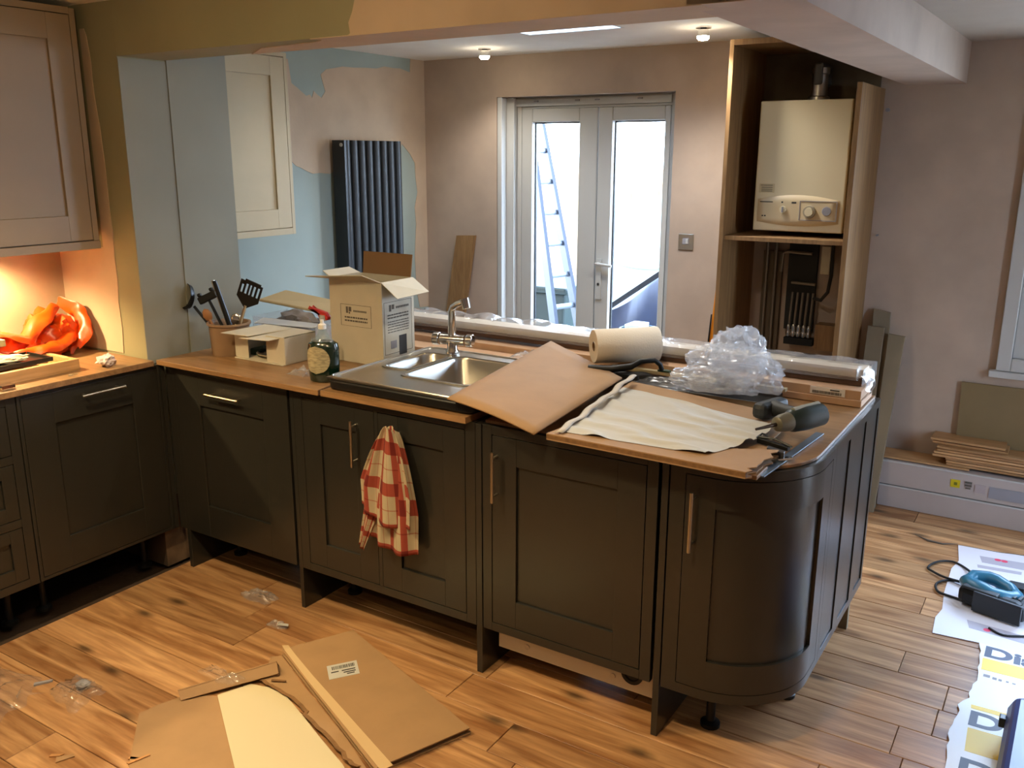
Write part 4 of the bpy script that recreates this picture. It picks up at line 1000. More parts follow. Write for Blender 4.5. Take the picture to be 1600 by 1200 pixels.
MB().tube([P0+dd*.07+Vector((-.02,.012,0)), P0+dd*.085+Vector((-.035,.03,-.005))], .008, n=8).build('trigger', M_black, dl, smooth=True)
MB().tube([P0+dd*.06+Vector((0,0,.030)), P0+dd*.17+Vector((-.004,0,.031))], .009, n=8).build('grey_top_strip', mat('pale_grey_plastic','9a9c90',.5), dl, smooth=True)
hd = thing('allen_key_set', 'black folding key set lying in front of the drill', 'tool', (2.39,.16,.90))
MB().hexa([(2.335,.185,.900),(2.43,.155,.900),(2.435,.168,.900),(2.34,.198,.900)],[(2.335,.185,.916),(2.43,.155,.912),(2.435,.168,.912),(2.34,.198,.916)]).build('case', M_black, hd, bevel=.002)
MB().tube([(2.34,.188,.918),(2.39,.178,.922),(2.44,.158,.914)], .0035, n=6).build('key', M_anth, hd, smooth=True)
MB().tube([(2.335,.185,.915),(2.345,.20,.925),(2.36,.196,.924)], .003, n=6).build('key', M_anth, hd, smooth=True)
tag(MB().hexa([(2.385,.115,.898),(2.43,.125,.888),(2.425,.15,.888),(2.38,.14,.898)],[(2.385,.115,.914),(2.43,.125,.904),(2.425,.15,.904),(2.38,.14,.914)]).build('bit_holder', mat('dark_grey_plastic','3c3c40',.5), bevel=.002), 'dark grey bit holder below the black key set', 'bit holder')
tag(MB().hexa([(2.422,.10,.887),(2.452,.13,.887),(2.445,.145,.887),(2.415,.115,.887)],[(2.422,.10,.893),(2.452,.13,.893),(2.445,.145,.893),(2.415,.115,.893)]).build('chrome_clip', M_chrome, bevel=.001), 'small shiny clip on the steel rule', 'clip')

# ------------------------------------------------------------------ tea towel
tt = thing('tea_towel', 'red and white checked tea towel hanging from the sink unit door', 'towel', (1.18,-.035,.345))
def towel_mat():
    m = mat('checked_cloth','b5a68a',.95,bump=.2,bscale=300); n = m.node_tree; L = n.links.new; b = n.nodes['Principled BSDF']
    uv = n.nodes.new('ShaderNodeUVMap'); uv.uv_map = 'uv'; sp = n.nodes.new('ShaderNodeSeparateXYZ'); L(uv.outputs[0], sp.inputs[0])
    outs = []
    for ax, k, ph in (('X', 2.4, .25), ('Y', 3.3, .1)):
        mu = n.nodes.new('ShaderNodeMath'); mu.operation = 'MULTIPLY_ADD'; mu.inputs[1].default_value = k; mu.inputs[2].default_value = ph; L(sp.outputs[ax], mu.inputs[0])
        fr = n.nodes.new('ShaderNodeMath'); fr.operation = 'FRACT'; L(mu.outputs[0], fr.inputs[0])
        rp = n.nodes.new('ShaderNodeValToRGB'); rp.color_ramp.interpolation = 'CONSTANT'
        e = rp.color_ramp.elements; e[0].position = 0; e[0].color = (0,0,0,1); e[1].position = .55; e[1].color = (1,1,1,1)
        e2 = e.new(.86); e2.color = (0,0,0,1); e3 = e.new(.2); e3.color = (.6,.6,.6,1); e4 = e.new(.23); e4.color = (0,0,0,1)
        L(fr.outputs[0], rp.inputs[0]); outs.append(rp.outputs[0])
    ad = n.nodes.new('ShaderNodeMath'); ad.operation = 'ADD'; L(outs[0], ad.inputs[0]); L(outs[1], ad.inputs[1])
    hf = n.nodes.new('ShaderNodeMapRange'); hf.inputs['From Max'].default_value = 2; hf.inputs['To Max'].default_value = 1.0; L(ad.outputs[0], hf.inputs['Value'])
    rp = n.nodes.new('ShaderNodeValToRGB'); e = rp.color_ramp.elements; e[0].color = (*s2l('b0a184'),1); e[1].color = (*s2l('6c1a14'),1); k = e.new(.5); k.color = (*s2l('94402f'),1)
    L(hf.outputs[0], rp.inputs[0]); L(rp.outputs[0], b.inputs['Base Color']); return m
M_tow = towel_mat()
def towel(x_t, xl, xr, zt, zl, zr, zm, yoff, ph):
    def fn(u, v):                      # u down, v across
        k = min(1, u*1.5)**.75
        xa = x_t-.022+(xl-x_t+.022)*k; xb = x_t+.022+(xr-x_t-.022)*k
        zb = (zl*(1-v)+zr*v)-(zm)*math.sin(math.pi*v)
        x = xa+(xb-xa)*v; z = zt+(zb-zt)*u
        z -= .012*(1-u)*(abs(v-.5)*2)**2*2
        y = yoff-.016*math.sin(v*17+ph+u*1.5+1.2*math.sin(v*5))*(.35+.65*k)*(1-.3*u)-.014*math.sin(math.pi*v)
        return (x, y, z)
    return fn
MB().grid(towel(1.197,1.085,1.285,.818,.40,.375,.02,-.028,1.0), 34, 44, uv=True).build('back_layer', M_tow, tt, smooth=True, solid=.0015, ang=180)
MB().grid(towel(1.192,1.055,1.278,.820,.515,.475,.025,-.045,2.6), 34, 44, uv=True).build('front_layer', M_tow, tt, smooth=True, solid=.0015, ang=180)
MB().grid(lambda u,v: (1.07-.035*u+.06*v*(1-u*.7), -.04+.006*math.sin(v*9), .52-.16*u-.02*v), 12, 8, uv=True).build('corner', M_tow, tt, smooth=True, solid=.0015)

# ------------------------------------------------------------------ left run worktop things
ob = thing('carrier_bag', 'bright orange plastic carrier bag slumped in the corner of the lit worktop', 'bag', (-.42,-.28,.893))
M_or = mat('orange_plastic','d44806',.35,var=.15,vscale=12,bump=.25,bscale=30)
def bagf(seed, c, sc, rad, fl):
    return blob('bag_body' if seed == 1 else 'bag_fold', M_or, c, rad, sc, seed, .34, 2.2, 4, ob, flat=fl)
bagf(1, (-.44,-.20,.975), (.95,.95,.95), .10, .894)
def ribbon(p, w_, nm='bag_fold'):
    P = [Vector(q) for q in p]
    def fn(u, v):
        t = u*(len(P)-1); i = min(int(t), len(P)-2); q = P[i].lerp(P[i+1], t-i)
        a = v*2*math.pi*.62+.4+1.2*noise.noise(Vector((u*3, 0, 1)))
        r = w_*(.55+.45*math.sin(math.pi*min(1,max(0,u*.9+.05))))*(1+.35*noise.noise(Vector((u*6,v*4,len(P)))))
        return (max(-.585,q.x+r*math.cos(a)*.8), q.y+r*math.cos(a)*.5, max(.895, q.z+r*math.sin(a)))
    return MB().grid(fn, 40, 18).build(nm, M_or, ob, smooth=True, ang=60)
ribbon([(-.44,-.52,1.03),(-.42,-.44,.99),(-.36,-.36,.96),(-.38,-.27,1.02),(-.42,-.18,1.07)], .045)
ribbon([(-.32,-.42,.93),(-.30,-.32,.925),(-.33,-.22,.93),(-.38,-.12,.98)], .04)
ribbon([(-.46,-.56,1.02),(-.45,-.50,1.0),(-.44,-.42,.95)], .045)
ribbon([(-.34,-.16,.91),(-.33,-.11,.97),(-.39,-.09,1.05),(-.46,-.12,1.09)], .035)
wtr = thing('wooden_tray', 'shallow light wooden drawer tray on the left worktop', 'tray', (-.12,-.62,.893))
M_pine = wood('pale_pine','c8a070','ac8250','y',.5,1,rnd=.05)
# tray rotated a little: corners measured on the worktop
def trb(mb, a0_, a1, b0, b1, z0, z1): mb.box(a0_, a1, b0, b1, z0, z1)
mb = MB(); trb(mb,-.33,-.09,-1.1,-.30,.8935,.90); mb.build('base', M_pine, wtr)
for q in ((-.11,-.09,-1.1,-.30),(-.33,-.31,-1.1,-.30),(-.31,-.11,-.32,-.30)):
    mb = MB(); trb(mb,*q,.90,.935); mb.build('side', M_pine, wtr, bevel=.001)
bk = thing('baking_tray', 'dark metal tray lying in the wooden tray', 'tray', (-.2,-.6,.936))
mb = MB(); mb.box(-.30,-.13,-1.0,-.375,.9365,.940); mb.box(-.135,-.13,-1.0,-.375,.940,.952); mb.box(-.30,-.295,-1.0,-.375,.940,.952); mb.box(-.295,-.135,-.38,-.375,.940,.952)
mb.build('tray_body', mat('dark_tray','2a2622',.3,.4), bk, bevel=.001)
tag(blob('cloth', mat('pale_cloth','b8ac94',.9,bump=.4), (-.21,-.50,.955), .055, (.8,1.3,.25), 4, .4, 3, 3, flat=.941), 'crumpled pale cloth in the dark metal tray', 'cloth')
tag(MB().box(-.42,-.30,-1.1,-.45,.985,1.01).build('white_carton', M_cream, bevel=.002), 'flat cream box lying across the back of the wooden tray', 'box')
tag(MB().box(-.43,-.335,-1.1,-.48,.894,.984).build('glass_dish', mat('pale_box','c6b48c',.6), bevel=.002), 'pale box under the flat cream box at the left edge', 'box')
hg = thing('loose_hinge', 'chrome cabinet hinge on the worktop edge at the left', 'hinge', (-.03,-.60,.893))  # loose cabinet hinge lying on the worktop
MB().box(-.05,-.02,-.64,-.585,.904,.910).build('hinge_arm', M_chrome, hg, bevel=.001); MB().box(-.045,-.025,-.632,-.595,.8935,.904).build('hinge_cup', M_steel, hg, bevel=.001); MB().box(-.02,-.012,-.635,-.59,.894,.91).build('hinge_plate', M_chrome, hg)
tag(blob('paper_ball', mat('white_tissue','cfc2c0',.9), (-.05,-.215,.917), .028, (1.1,1.2,.9), 6, .55, 3, 3, flat=.8935, smooth=False), 'crumpled white paper ball near the front edge of the left worktop', 'paper')
sc_ = thing('screw', 'small loose screws on the left worktop beside the wooden tray', 'screw', (-.03,-.38,.893))
for (x,y) in ((-.04,-.375),(-.03,-.385),(-.035,-.36)): MB().cyl((x,y,.896),(x+.012,y+.008,.896), .0022, n=8).build('shank', M_nickel, sc_)
# ------------------------------------------------------------------ back room
rd = thing('column_radiator', 'tall anthracite column radiator on the left wall of the back room', 'radiator', (-.53,1.86,.45))
ya, yb, zb, zt = 1.625, 2.135, .45, 1.755
n_ = 8; pitch = (yb-ya)/n_
for i in range(n_):
    y = ya+pitch*(i+.5)
    for xc in (-.505,-.555):
        MB().prism([(xc+.020*math.cos(a)*(1 if abs(math.cos(a))>.01 else 0), y+.0265*math.sin(a)) for a in [j*2*math.pi/14 for j in range(14)]], zb, zt, 'z').build('column', M_anth, rd, smooth=True)
for z in (zb+.03, zt-.04): MB().box(-.545,-.515,ya+.01,yb-.01,z-.015,z+.02).build('header_pipe', M_anth, rd)
MB().box(-.575,-.485,ya-.002,ya+.012,zb,zt).build('end_cap', M_anth, rd)
MB().cyl((-.505,ya-.008,zt-.025),(-.505,ya+.004,zt-.025), .010, n=14).build('bleed_valve', M_white, rd, smooth=True)
for z in (.6,1.6): MB().box(-.599,-.55,1.85,1.89,z,z+.04).build('bracket', M_anth, rd)
op = thing('oak_plank', 'oak board leaning against the back wall left of the french doors', 'plank', (-.45,2.4,0))
mb = MB(); mb.hexa([(-.475,2.35,0),(-.325,2.35,0),(-.325,2.372,0),(-.475,2.372,0)], [(-.345,2.473,1.18),(-.205,2.473,1.187),(-.205,2.495,1.187),(-.345,2.495,1.18)])
mb.build('board', M_oak, op)
MB().hexa([(-.39,2.345,.0),(-.35,2.345,.0),(-.35,2.349,.0),(-.39,2.349,.0)], [(-.262,2.462,1.05),(-.215,2.462,1.05),(-.215,2.469,1.05),(-.26,2.469,1.05)]).build('edge_strip', M_oak, op)
sw = thing('light_switch', 'square brushed steel fused switch on the back wall right of the french doors', 'switch', (1.188,2.499,1.175))
MB().box(1.145,1.231,2.492,2.4995,1.176,1.262).build('face_plate', M_steel, sw, bevel=.002)
MB().box(1.170,1.206,2.488,2.492,1.205,1.24).build('insert', M_grey, sw, bevel=.001); MB().box(1.190,1.203,2.484,2.488,1.210,1.235).build('rocker', M_white, sw, bevel=.001)
# boiler cupboard
bc_ = thing('boiler_cupboard', 'tall open oak cupboard housing the boiler and pipework', 'cupboard', (1.84,2.25,0))
MB().box(1.548,1.568,2.0,2.499,0,2.19).build('side_panel', M_oak, bc_, bevel=.001)['label'] = 'left oak side panel'
MB().box(2.122,2.144,2.0,2.499,0,1.985).build('side_panel', M_oak, bc_, bevel=.001)['label'] = 'right oak side panel'
MB().box(1.568,2.122,2.02,2.499,1.286,1.306).build('shelf', M_oak, bc_, bevel=.001)
MB().box(1.568,2.122,2.06,2.499,.12,.14).build('shelf', M_oak, bc_, bevel=.001)
MB().box(1.568,2.122,2.0,2.49,2.165,2.19).build('top_panel', M_oak, bc_)
MB().box(1.568,2.122,2.485,2.499,1.306,2.165).build('back_panel', mat('dark_back_board','6a5c48',.9,var=.2), bc_)
bo = thing('boiler', 'cream white wall hung gas boiler on the upper shelf of the oak cupboard', 'boiler', (1.88,2.3,1.32))
M_boil = mat('boiler_white','d2c6a6',.4)
bx0,bx1,by,bz0,bz1 = 1.668,2.085,2.13,1.33,1.925
MB().box(bx0,bx1,by,2.48,bz0,bz1).build('casing', M_boil, bo, bevel=.006)
def pan(u, v):
    x = bx0+.018+(bx1-bx0-.036)*u; k = math.sin(math.pi*u)
    zt_ = 1.478+.022*k; zb_ = 1.372-.016*k
    e = min(1, min(u,1-u)*14, min(v,1-v)*9)
    return (x, by-.0005-.012*e, zb_+(zt_-zb_)*v)
cp = MB().grid(pan, 40, 12).build('control_panel', mat('panel_beige','c8b592',.45), bo, smooth=True, ang=50)
Y = by-.0125
def disc(x, z, r, dpt, nm, m, par):
    return MB().lathe([(0,0),(r,0),(r*.92,dpt),(0,dpt)], (0,0,0), 24, Matrix.Translation((x,Y,z)) @ Matrix.Rotation(R(90),4,'X')).build(nm, m, par, smooth=True)
disc(1.812,1.432,.017,.010,'control_knob', M_boil, cp); MB().box(1.809,1.815,Y-.016,Y-.01,1.42,1.445).build('pointer', M_grey, cp)
pf = MB(); rect_frame(pf, 1.888, 2.058, 1.385, 1.475, .003, Y-.002, Y+.002); pf.build('panel_frame', M_grey, cp)
disc(1.935,1.425,.030,.012,'timer_dial', mat('dial_grey','9a907c',.5), cp)
MB().lathe([(0,0),(.020,0),(.019,.006),(0,.006)], (0,0,0), 24, Matrix.Translation((1.935,Y-.012,1.425)) @ Matrix.Rotation(R(90),4,'X')).build('dial_cap', M_boil, cp, smooth=True)
disc(2.012,1.43,.021,.003,'pressure_gauge', M_grey, cp)
pr = MB(); pr.box(1.70,1.762,Y-.0005,Y,1.464,1.468); pr.box(1.802,1.81,Y-.0005,Y,1.462,1.470); pr.box(1.85,1.872,Y-.0005,Y,1.461,1.469)
pr.box(1.712,1.72,Y-.0005,Y,1.398,1.404); pr.box(1.724,1.732,Y-.0005,Y,1.398,1.404); pr.build('panel_print', M_ink, cp)
lb = MB().box(1.688,1.762,by-.001,by,1.508,1.55).build('warning_label', mat('label_cream','bfb08c',.6), bo)
pr = MB()
for z in (1.541,1.531,1.522,1.514): pr.box(1.695+.004*(z<1.54),1.752,by-.0016,by-.001,z,z+.003)
pr.build('label_print', M_ink2, lb)
fl_ = thing('boiler_flue', 'grey flue elbow rising from the top of the boiler', 'flue', (1.875,2.3,1.926))
MB().lathe([(0,0),(.05,0),(.05,.02),(.038,.025),(.036,.12),(.042,.125),(.042,.15),(0,.15)], (1.88,2.33,1.927), 24).build('flue_pipe', M_steel, fl_, smooth=True)
MB().box(1.86,1.90,2.28,2.48,2.00,2.10).build('flue_elbow', mat('dark_grey_metal','55534e',.5), fl_, bevel=.01)
# pipework in the lower cupboard
pw = thing('pipework', 'copper pipes and manifold in the lower part of the oak cupboard', 'pipework', (1.85,2.42,.7))
M_pipe = mat('dull_pipe','8a8070',.45,.6); M_lag = mat('dark_lagging','35302a',.9)
MB().box(1.76,1.905,2.475,2.498,.80,1.285).build('wall_cavity', M_darkin, pw)
MB().tube([(1.735,2.44,1.10),(1.74,2.44,1.195),(1.76,2.44,1.205),(1.885,2.44,1.20)], .009).build('pipe', M_pipe, pw, smooth=True)
MB().tube([(1.79,2.45,1.048),(1.91,2.45,1.044)], .008).build('pipe', M_pipe, pw, smooth=True)
for x in (1.70,1.655): MB().tube([(x,2.45,.14),(x,2.45,1.285)], .009).build('pipe', M_pipe, pw, smooth=True)
for i in range(5):
    x = 1.80+i*.026
    MB().tube([(x,2.43,.74),(x,2.43,.86),(x+.003,2.44,1.0)], .006).build('pipe', M_pipe, pw, smooth=True)
    MB().lathe([(0,0),(.011,0),(.013,.02),(.009,.03),(.012,.045),(.008,.06),(0,.06)], (x,2.42,.775), 12).build('valve', M_chrome, pw, smooth=True)
MB().box(1.785,1.93,2.40,2.46,.735,.77).build('manifold', M_black, pw)
MB().tube([(1.985,2.44,1.28),(1.985,2.44,1.20),(1.995,2.40,1.10),(1.99,2.38,1.02),(1.955,2.40,.975),(1.91,2.44,.975)], .009).build('hose', M_lag, pw, smooth=True)
MB().box(1.93,1.975,2.44,2.47,1.10,1.24).build('junction_box', M_boil, pw, bevel=.003)
MB().box(1.94,2.06,2.40,2.49,.72,.85).build('boxing', M_oak, pw)
MB().box(1.63,1.73,2.47,2.495,.14,1.2).build('pipe_board', mat('pipe_board','6b5c4a',.9), pw)
# spirit level
sl = thing('spirit_level', 'orange spirit level standing against the left side of the oak cupboard', 'spirit level', (1.46,2.15,0))
M_lev = mat('orange_level','e08a1c',.4)
mb = MB(); mb.hexa([(1.44,2.10,0),(1.465,2.10,0),(1.465,2.15,0),(1.44,2.15,0)], [(1.512,2.14,1.225),(1.536,2.14,1.225),(1.536,2.19,1.225),(1.512,2.19,1.225)])
mb.build('rail', M_lev, sl, bevel=.002)
MB().hexa([(1.508,2.138,1.225),(1.538,2.138,1.225),(1.538,2.192,1.225),(1.508,2.192,1.225)],[(1.509,2.138,1.245),(1.539,2.138,1.245),(1.539,2.192,1.245),(1.509,2.192,1.245)]).build('end_cap', M_black, sl)
MB().lathe([(0,0),(.014,0),(.014,.003),(0,.003)], (0,0,0), 20, Matrix.Translation((1.520,2.137,1.15)) @ Matrix.Rotation(R(90),4,'X')).build('vial', mat('vial_green','b8c48a',.2), sl, smooth=True)
MB().hexa([(1.469,2.110,.55),(1.479,2.110,.55),(1.479,2.112,.55),(1.469,2.112,.55)],[(1.488,2.121,.90),(1.494,2.121,.90),(1.494,2.124,.90),(1.488,2.124,.90)]).build('slot', M_black, sl)
# wall plugs
for (x,z,l) in ((2.165,1.889,'small grey wall plug above, right of the oak cupboard'),(2.175,1.303,'small screw hook lower down, right of the oak cupboard')):
    tag(MB().cyl((x,2.4995,z),(x,2.475,z), .009 if z>1.5 else .005, n=10).build('wall_hook', M_grey), l, 'hook')
# leaning beige panels
def lean(label, xb0, xb1, yb_, xt0, xt1, zt0, zt1, yt, th=.018, m=None):
    a = MB(); a.hexa([(xb0,yb_,0),(xb1,yb_,0),(xb1,yb_+th,0),(xb0,yb_+th,0)], [(xt0,yt,zt0),(xt1,yt,zt1),(xt1,yt+th,zt1),(xt0,yt+th,zt0)])
    return tag(a.build('plinth_panel', m or M_beige, bevel=.0015), label, 'panel', 'beige plinth panels leaning against the back wall')
lean('rearmost beige panel, only its top showing above the other two leaning panels', 2.26, 2.34, 2.24, 2.195, 2.275, .945, .93, 2.478)
lean('front left beige panel leaning behind the peninsula corner', 2.20, 2.285, 2.20, 2.185, 2.262, .865, .86, 2.43)
lean('long beige panel leaning to the right and reaching the floor beside the peninsula', 2.30, 2.345, 2.17, 2.285, 2.362, .835, .828, 2.425)
# cartons of skirting along the back wall
M_ws = mat('white_pack','b0a49e',.55,var=.05,vscale=5)
pk = []
for (z0,z1,y0,lab) in ((.0005,.112,2.295,'lower long white carton on the floor along the back wall'),(.114,.236,2.30,'upper long white carton with a yellow sticker along the back wall')):
    t = thing('long_white_carton', lab, 'carton', (3.2,2.38,z0))
    MB().box(2.335 if z0 < .1 else 2.333,4.25,y0,2.485,z0,z1-.003).build('carton_body', M_ws, t, bevel=.003)
    MB().box(2.335,4.25,y0-.003,y0+.01,z1-.008,z1-.001).build('top_fold', M_white, t, bevel=.001)
    pk.append(t)
t = pk[1]; yy = 2.298
MB().box(2.652,2.692,yy-.001,yy+.001,.158,.196).build('yellow_sticker', mat('yellow_sticker','c9b51a',.5), t)
MB().box(2.666,2.680,yy-.0018,yy-.001,.170,.184).build('sticker_mark', mat('olive_print','6a6a12',.6), t)
pr = MB()
for (a,b,c,d) in ((2.712,2.742,.186,.196),(2.712,2.742,.172,.182),(2.716,2.738,.160,.167)): pr.box(a,b,yy-.001,yy+.001,c,d)
pr.build('logo_print', M_ink2, t)
MB().box(2.755,2.80,yy-.001,yy+.001,.150,.19).build('grey_print', mat('light_grey_print','a89c9c',.6), t)
MB().box(2.815,3.1,yy-.001,yy+.001,.135,.19).build('grey_print', M_grey, t)
tag(MB().hexa([(2.300,2.33,.2375),(2.72,2.33,.2375),(2.72,2.482,.2375),(2.300,2.482,.2375)],[(2.300,2.33,.245),(2.72,2.33,.245),(2.72,2.482,.245),(2.300,2.482,.245)]).build('loose_board', M_lam), 'thin oak laminate board lying on the upper white carton, left end', 'board')
# stacked laminate boards
labs = ['lowest','second lowest','third from bottom','fourth from bottom','fifth from bottom','fourth from top','third from top','second from top','topmost']
zz = .2465
specs = [(2.618,3.7),(2.616,3.8),(2.612,3.7),(2.555,3.6),(2.56,3.9),(2.572,3.75),(2.57,3.02),(2.545,2.868),(2.535,2.855)]
for i, (xa_, xb_) in enumerate(specs):
    y0 = [2.345,2.345,2.345,2.33,2.335,2.34,2.335,2.37,2.372][i]; tk = .0105
    if i == 8: zz += .002
    tag(MB().hexa([(xa_,y0,zz),(xb_,y0-.012,zz),(xb_,y0+.125,zz),(xa_+.004,y0+.125+.0,zz)],[(xa_,y0,zz+tk),(xb_,y0-.012,zz+tk),(xb_,y0+.125,zz+tk),(xa_+.004,y0+.125,zz+tk)]).build('laminate_board', M_lam, bevel=.001),
        labs[i]+' oak laminate board of the stack on the white cartons', 'board', 'laminate boards stacked on the white cartons')
    zz += tk+.0022+(.0015 if i in (2,5) else 0)
tag(MB().hexa([(2.635,2.476,.26),(3.25,2.476,.26),(3.25,2.488,.26),(2.635,2.488,.26)],[(2.628,2.482,.628),(3.25,2.482,.628),(3.25,2.494,.628),(2.628,2.494,.628)]).build('backing_panel', mat('mdf_panel','7d6a48',.7,var=.04)), 'brown MDF panel standing against the wall behind the laminate stack', 'panel')

# ------------------------------------------------------------------ floor, right side
M_gband = mat('grey_band_print','a8a2ac',.6)
cs = thing('printed_carton_sheet', 'white printed carton sheet on the floor under the jigsaw', 'cardboard', (3.0,1.5,.001))
MB().prism([(2.742,1.973),(2.765,1.80),(2.748,1.70),(2.752,1.45),(2.765,1.30),(2.752,1.22),(2.760,1.09),(2.921,1.105),(3.3,1.06),(3.3,2.02),(3.0,2.004)], .001, .004, 'z').build('sheet', mat('white_print_card','d6d2d8',.6), cs)
for q in (((2.835,1.90),(3.2,1.95),(3.2,1.86),(2.85,1.835)),((2.835,1.80),(3.0,1.82),(3.0,1.79),(2.84,1.77)),((2.855,1.26),(3.2,1.225),(3.2,1.165),(2.868,1.20))):
    MB().prism(q, .004, .0045).build('grey_band', M_gband, cs)
rp_ = MB()
for x in (2.905,2.93): rp_.lathe([(0,.0045),(.013,.0045),(.013,.005),(0,.005)], (x,1.895,0), 12)
rp_.lathe([(0,.0045),(.012,.0045),(.012,.005),(0,.005)], (2.925,1.215,0), 12); rp_.build('red_mark', mat('pink_red','d83a5e',.6), cs)
MB().tube([(2.74,1.975,.002),(2.9,1.985,.004),(3.0,2.01,.003),(3.2,2.03,.003)], .0022, n=6).build('curled_edge', M_ink2, cs)
tag(MB().tube([(2.56,1.995,.004),(2.62,1.95,.006),(2.68,1.95,.004),(2.74,1.985,.004)], [.001,.004,.003,.001], n=6).build('torn_strip', M_ink2), 'thin dark torn strip on the floor in front of the white cartons', 'strip')
# torn yellow and white carton
dc = thing('torn_carton', 'torn white and yellow printed packaging with large dark lettering on the floor', 'packaging', (3.1,.6,.005))
rn = random.Random(11); poly = []
y = 1.10
while y > .30: poly.append((2.905+.012*math.sin(y*9)+rn.uniform(-.006,.006)+(.012 if y > .7 else 0), y)); y -= .03
poly = [(3.4,1.075)]+poly+[(2.905,.2),(3.4,.2)]
MB().prism(poly, .0045, .0075).build('sheet', mat('white_gloss_card','dcdfe6',.4), dc)
M_yel = mat('yellow_print','e8c944',.5); M_nv = mat('navy_print','3a3f58',.5)
for q in ([(2.932,.995),(3.35,1.0),(3.35,.925),(2.935,.912)], [(2.93,.672),(3.35,.69),(3.35,.655),(2.932,.650)], [(2.935,.537),(3.35,.55),(3.35,.42),(2.94,.41)]):
    MB().prism(q, .0075, .0080).build('yellow_band', M_yel, dc)
pr = MB(); 
for (a,b,c,d) in ((2.945,2.965,.868,.885),(2.972,2.985,.865,.88),(2.99,3.0,.865,.878),(3.012,3.02,.868,.878),(3.03,3.04,.868,.876)): pr.box(a,b,c,d,.0075,.0080)
pr.build('small_print', M_grey, dc)
def text(s_, x, y, size, par, m, sx=1.0, off=.004):
    c = bpy.data.curves.new('lettering','FONT'); c.body = s_; c.size = size; c.extrude = .0002; c.offset = off
    t0 = bpy.data.objects.new('lettering_curve', c); COL.objects.link(t0)
    bpy.context.view_layer.update(); dg = bpy.context.evaluated_depsgraph_get()
    me = bpy.data.meshes.new_from_object(t0.evaluated_get(dg)); bpy.data.objects.remove(t0)
    me.materials.clear(); me.materials.append(m)
    o = bpy.data.objects.new('lettering', me); COL.objects.link(o)
    o.parent = par; o.location = Vector((x,y,.0078))-OFF[par.name]; o.scale = (sx,1,1); return o
text('Dia', 2.930, 1.012, .105, dc, M_nv, 1.15); text('Dia', 2.928, .556, .115, dc, M_nv, 1.15); text('Dia', 2.928, .285, .125, dc, M_nv, 1.15)
# jigsaw
jg = thing('jigsaw', 'teal and black corded jigsaw lying on the printed sheet', 'power tool', (2.93,1.4,.005))
M_jt = mat('teal_plastic','2c6a84',.35,bump=.02); 
MJ = Matrix.Translation((2.905,1.43,.052)) @ Matrix.Rotation(R(-16),4,'Z')
# D-handle as a swept loop
lp_ = [(-.085,.0),(-.075,.05),(-.03,.075),(.03,.07),(.075,.045),(.09,.01),(.05,-.035),(-.01,-.045),(-.06,-.035)]
q = []
for i in range(len(lp_)):
    a_, b_ = Vector(lp_[i]+(0,)), Vector(lp_[(i+1)%len(lp_)]+(0,))
    for t in (0,.5): p = a_.lerp(b_, t); q.append(MJ @ Vector((p.x,p.y,.018+.012*math.sin(i))))
MB().tube(q, [.032 if 9 <= i <= 15 else .025 for i in range(len(q))], n=14, closed=True).build('handle', M_jt, jg, smooth=True)
MB().box(-.085,.14,-.085,-.02,-.04,.03, MJ).build('motor_body', M_black, jg, bevel=.022)
MB().box(.04,.155,-.08,.03,-.042,.02, MJ).build('gear_head', M_black, jg, bevel=.018)
MB().box(-.02,.15,-.10,-.088,-.043,.035, MJ).build('base_plate', M_anth, jg, bevel=.002)
MB().box(-.07,.06,-.088,-.05,.028,.04, MJ).build('rubber_grip', M_gb, jg, bevel=.008)
for i in range(3): MB().box(.075+i*.018,.085+i*.018,-.03,.012,.018,.030, MJ).build('vent_rib', M_anth, jg, bevel=.002)
cb_ = thing('power_cable', 'black power cable looped left of the jigsaw ending in a plug behind it', 'cable', (2.75,1.55,.002))
def smoothp(P, n=5):
    P = [Vector(p) for p in P]; out = []
    for i in range(len(P)-1):
        p0, p1, p2, p3 = P[max(i-1,0)], P[i], P[i+1], P[min(i+2,len(P)-1)]
        for k in range(n):
            t = k/n; out.append(.5*((2*p1)+(-p0+p2)*t+(2*p0-5*p1+4*p2-p3)*t*t+(-p0+3*p1-3*p2+p3)*t**3))
    out.append(P[-1]); return out
MB().tube(smoothp([(2.845,1.53,.05),(2.835,1.62,.03),(2.80,1.72,.01),(2.745,1.765,.008),(2.69,1.73,.008),(2.664,1.65,.008),(2.69,1.615,.009),(2.735,1.58,.012),(2.80,1.55,.02),(2.85,1.53,.02)]), .0048, n=8).build('cable_loop', M_blackr, cb_, smooth=True)
MB().tube(smoothp([(2.83,1.545,.018),(2.77,1.57,.010),(2.735,1.55,.008),(2.715,1.50,.008),(2.73,1.44,.008),(2.77,1.42,.009),(2.83,1.40,.012)]), .0048, n=8).build('cable_loop', M_blackr, cb_, smooth=True)
MB().tube(smoothp([(2.87,1.56,.03),(2.90,1.64,.02),(2.94,1.66,.012),(2.97,1.63,.015)]), .0045, n=8).build('cable_loop', M_blackr, cb_, smooth=True)
MB().tube(smoothp([(2.93,1.23,.008),(2.98,1.20,.008),(3.06,1.24,.008),(3.2,1.3,.008)]), .0042, n=8).build('cable_loop', M_blackr, cb_, smooth=True)
pl = thing('mains_plug', 'black three pin mains plug behind the jigsaw', 'plug', (3.0,1.6,.006))
MB().box(2.962,3.025,1.56,1.625,.006,.045).build('plug_body', M_black, pl, bevel=.009)
for (x,y) in ((3.025,1.575),(3.025,1.605)): MB().box(x,x+.018,y,y+.006,.02,.026).build('pin', M_nickel, pl)
MB().tube([(3.01,1.49,.02),(3.05,1.52,.02)], .008, n=8).build('pin', M_nickel, pl, smooth=True)
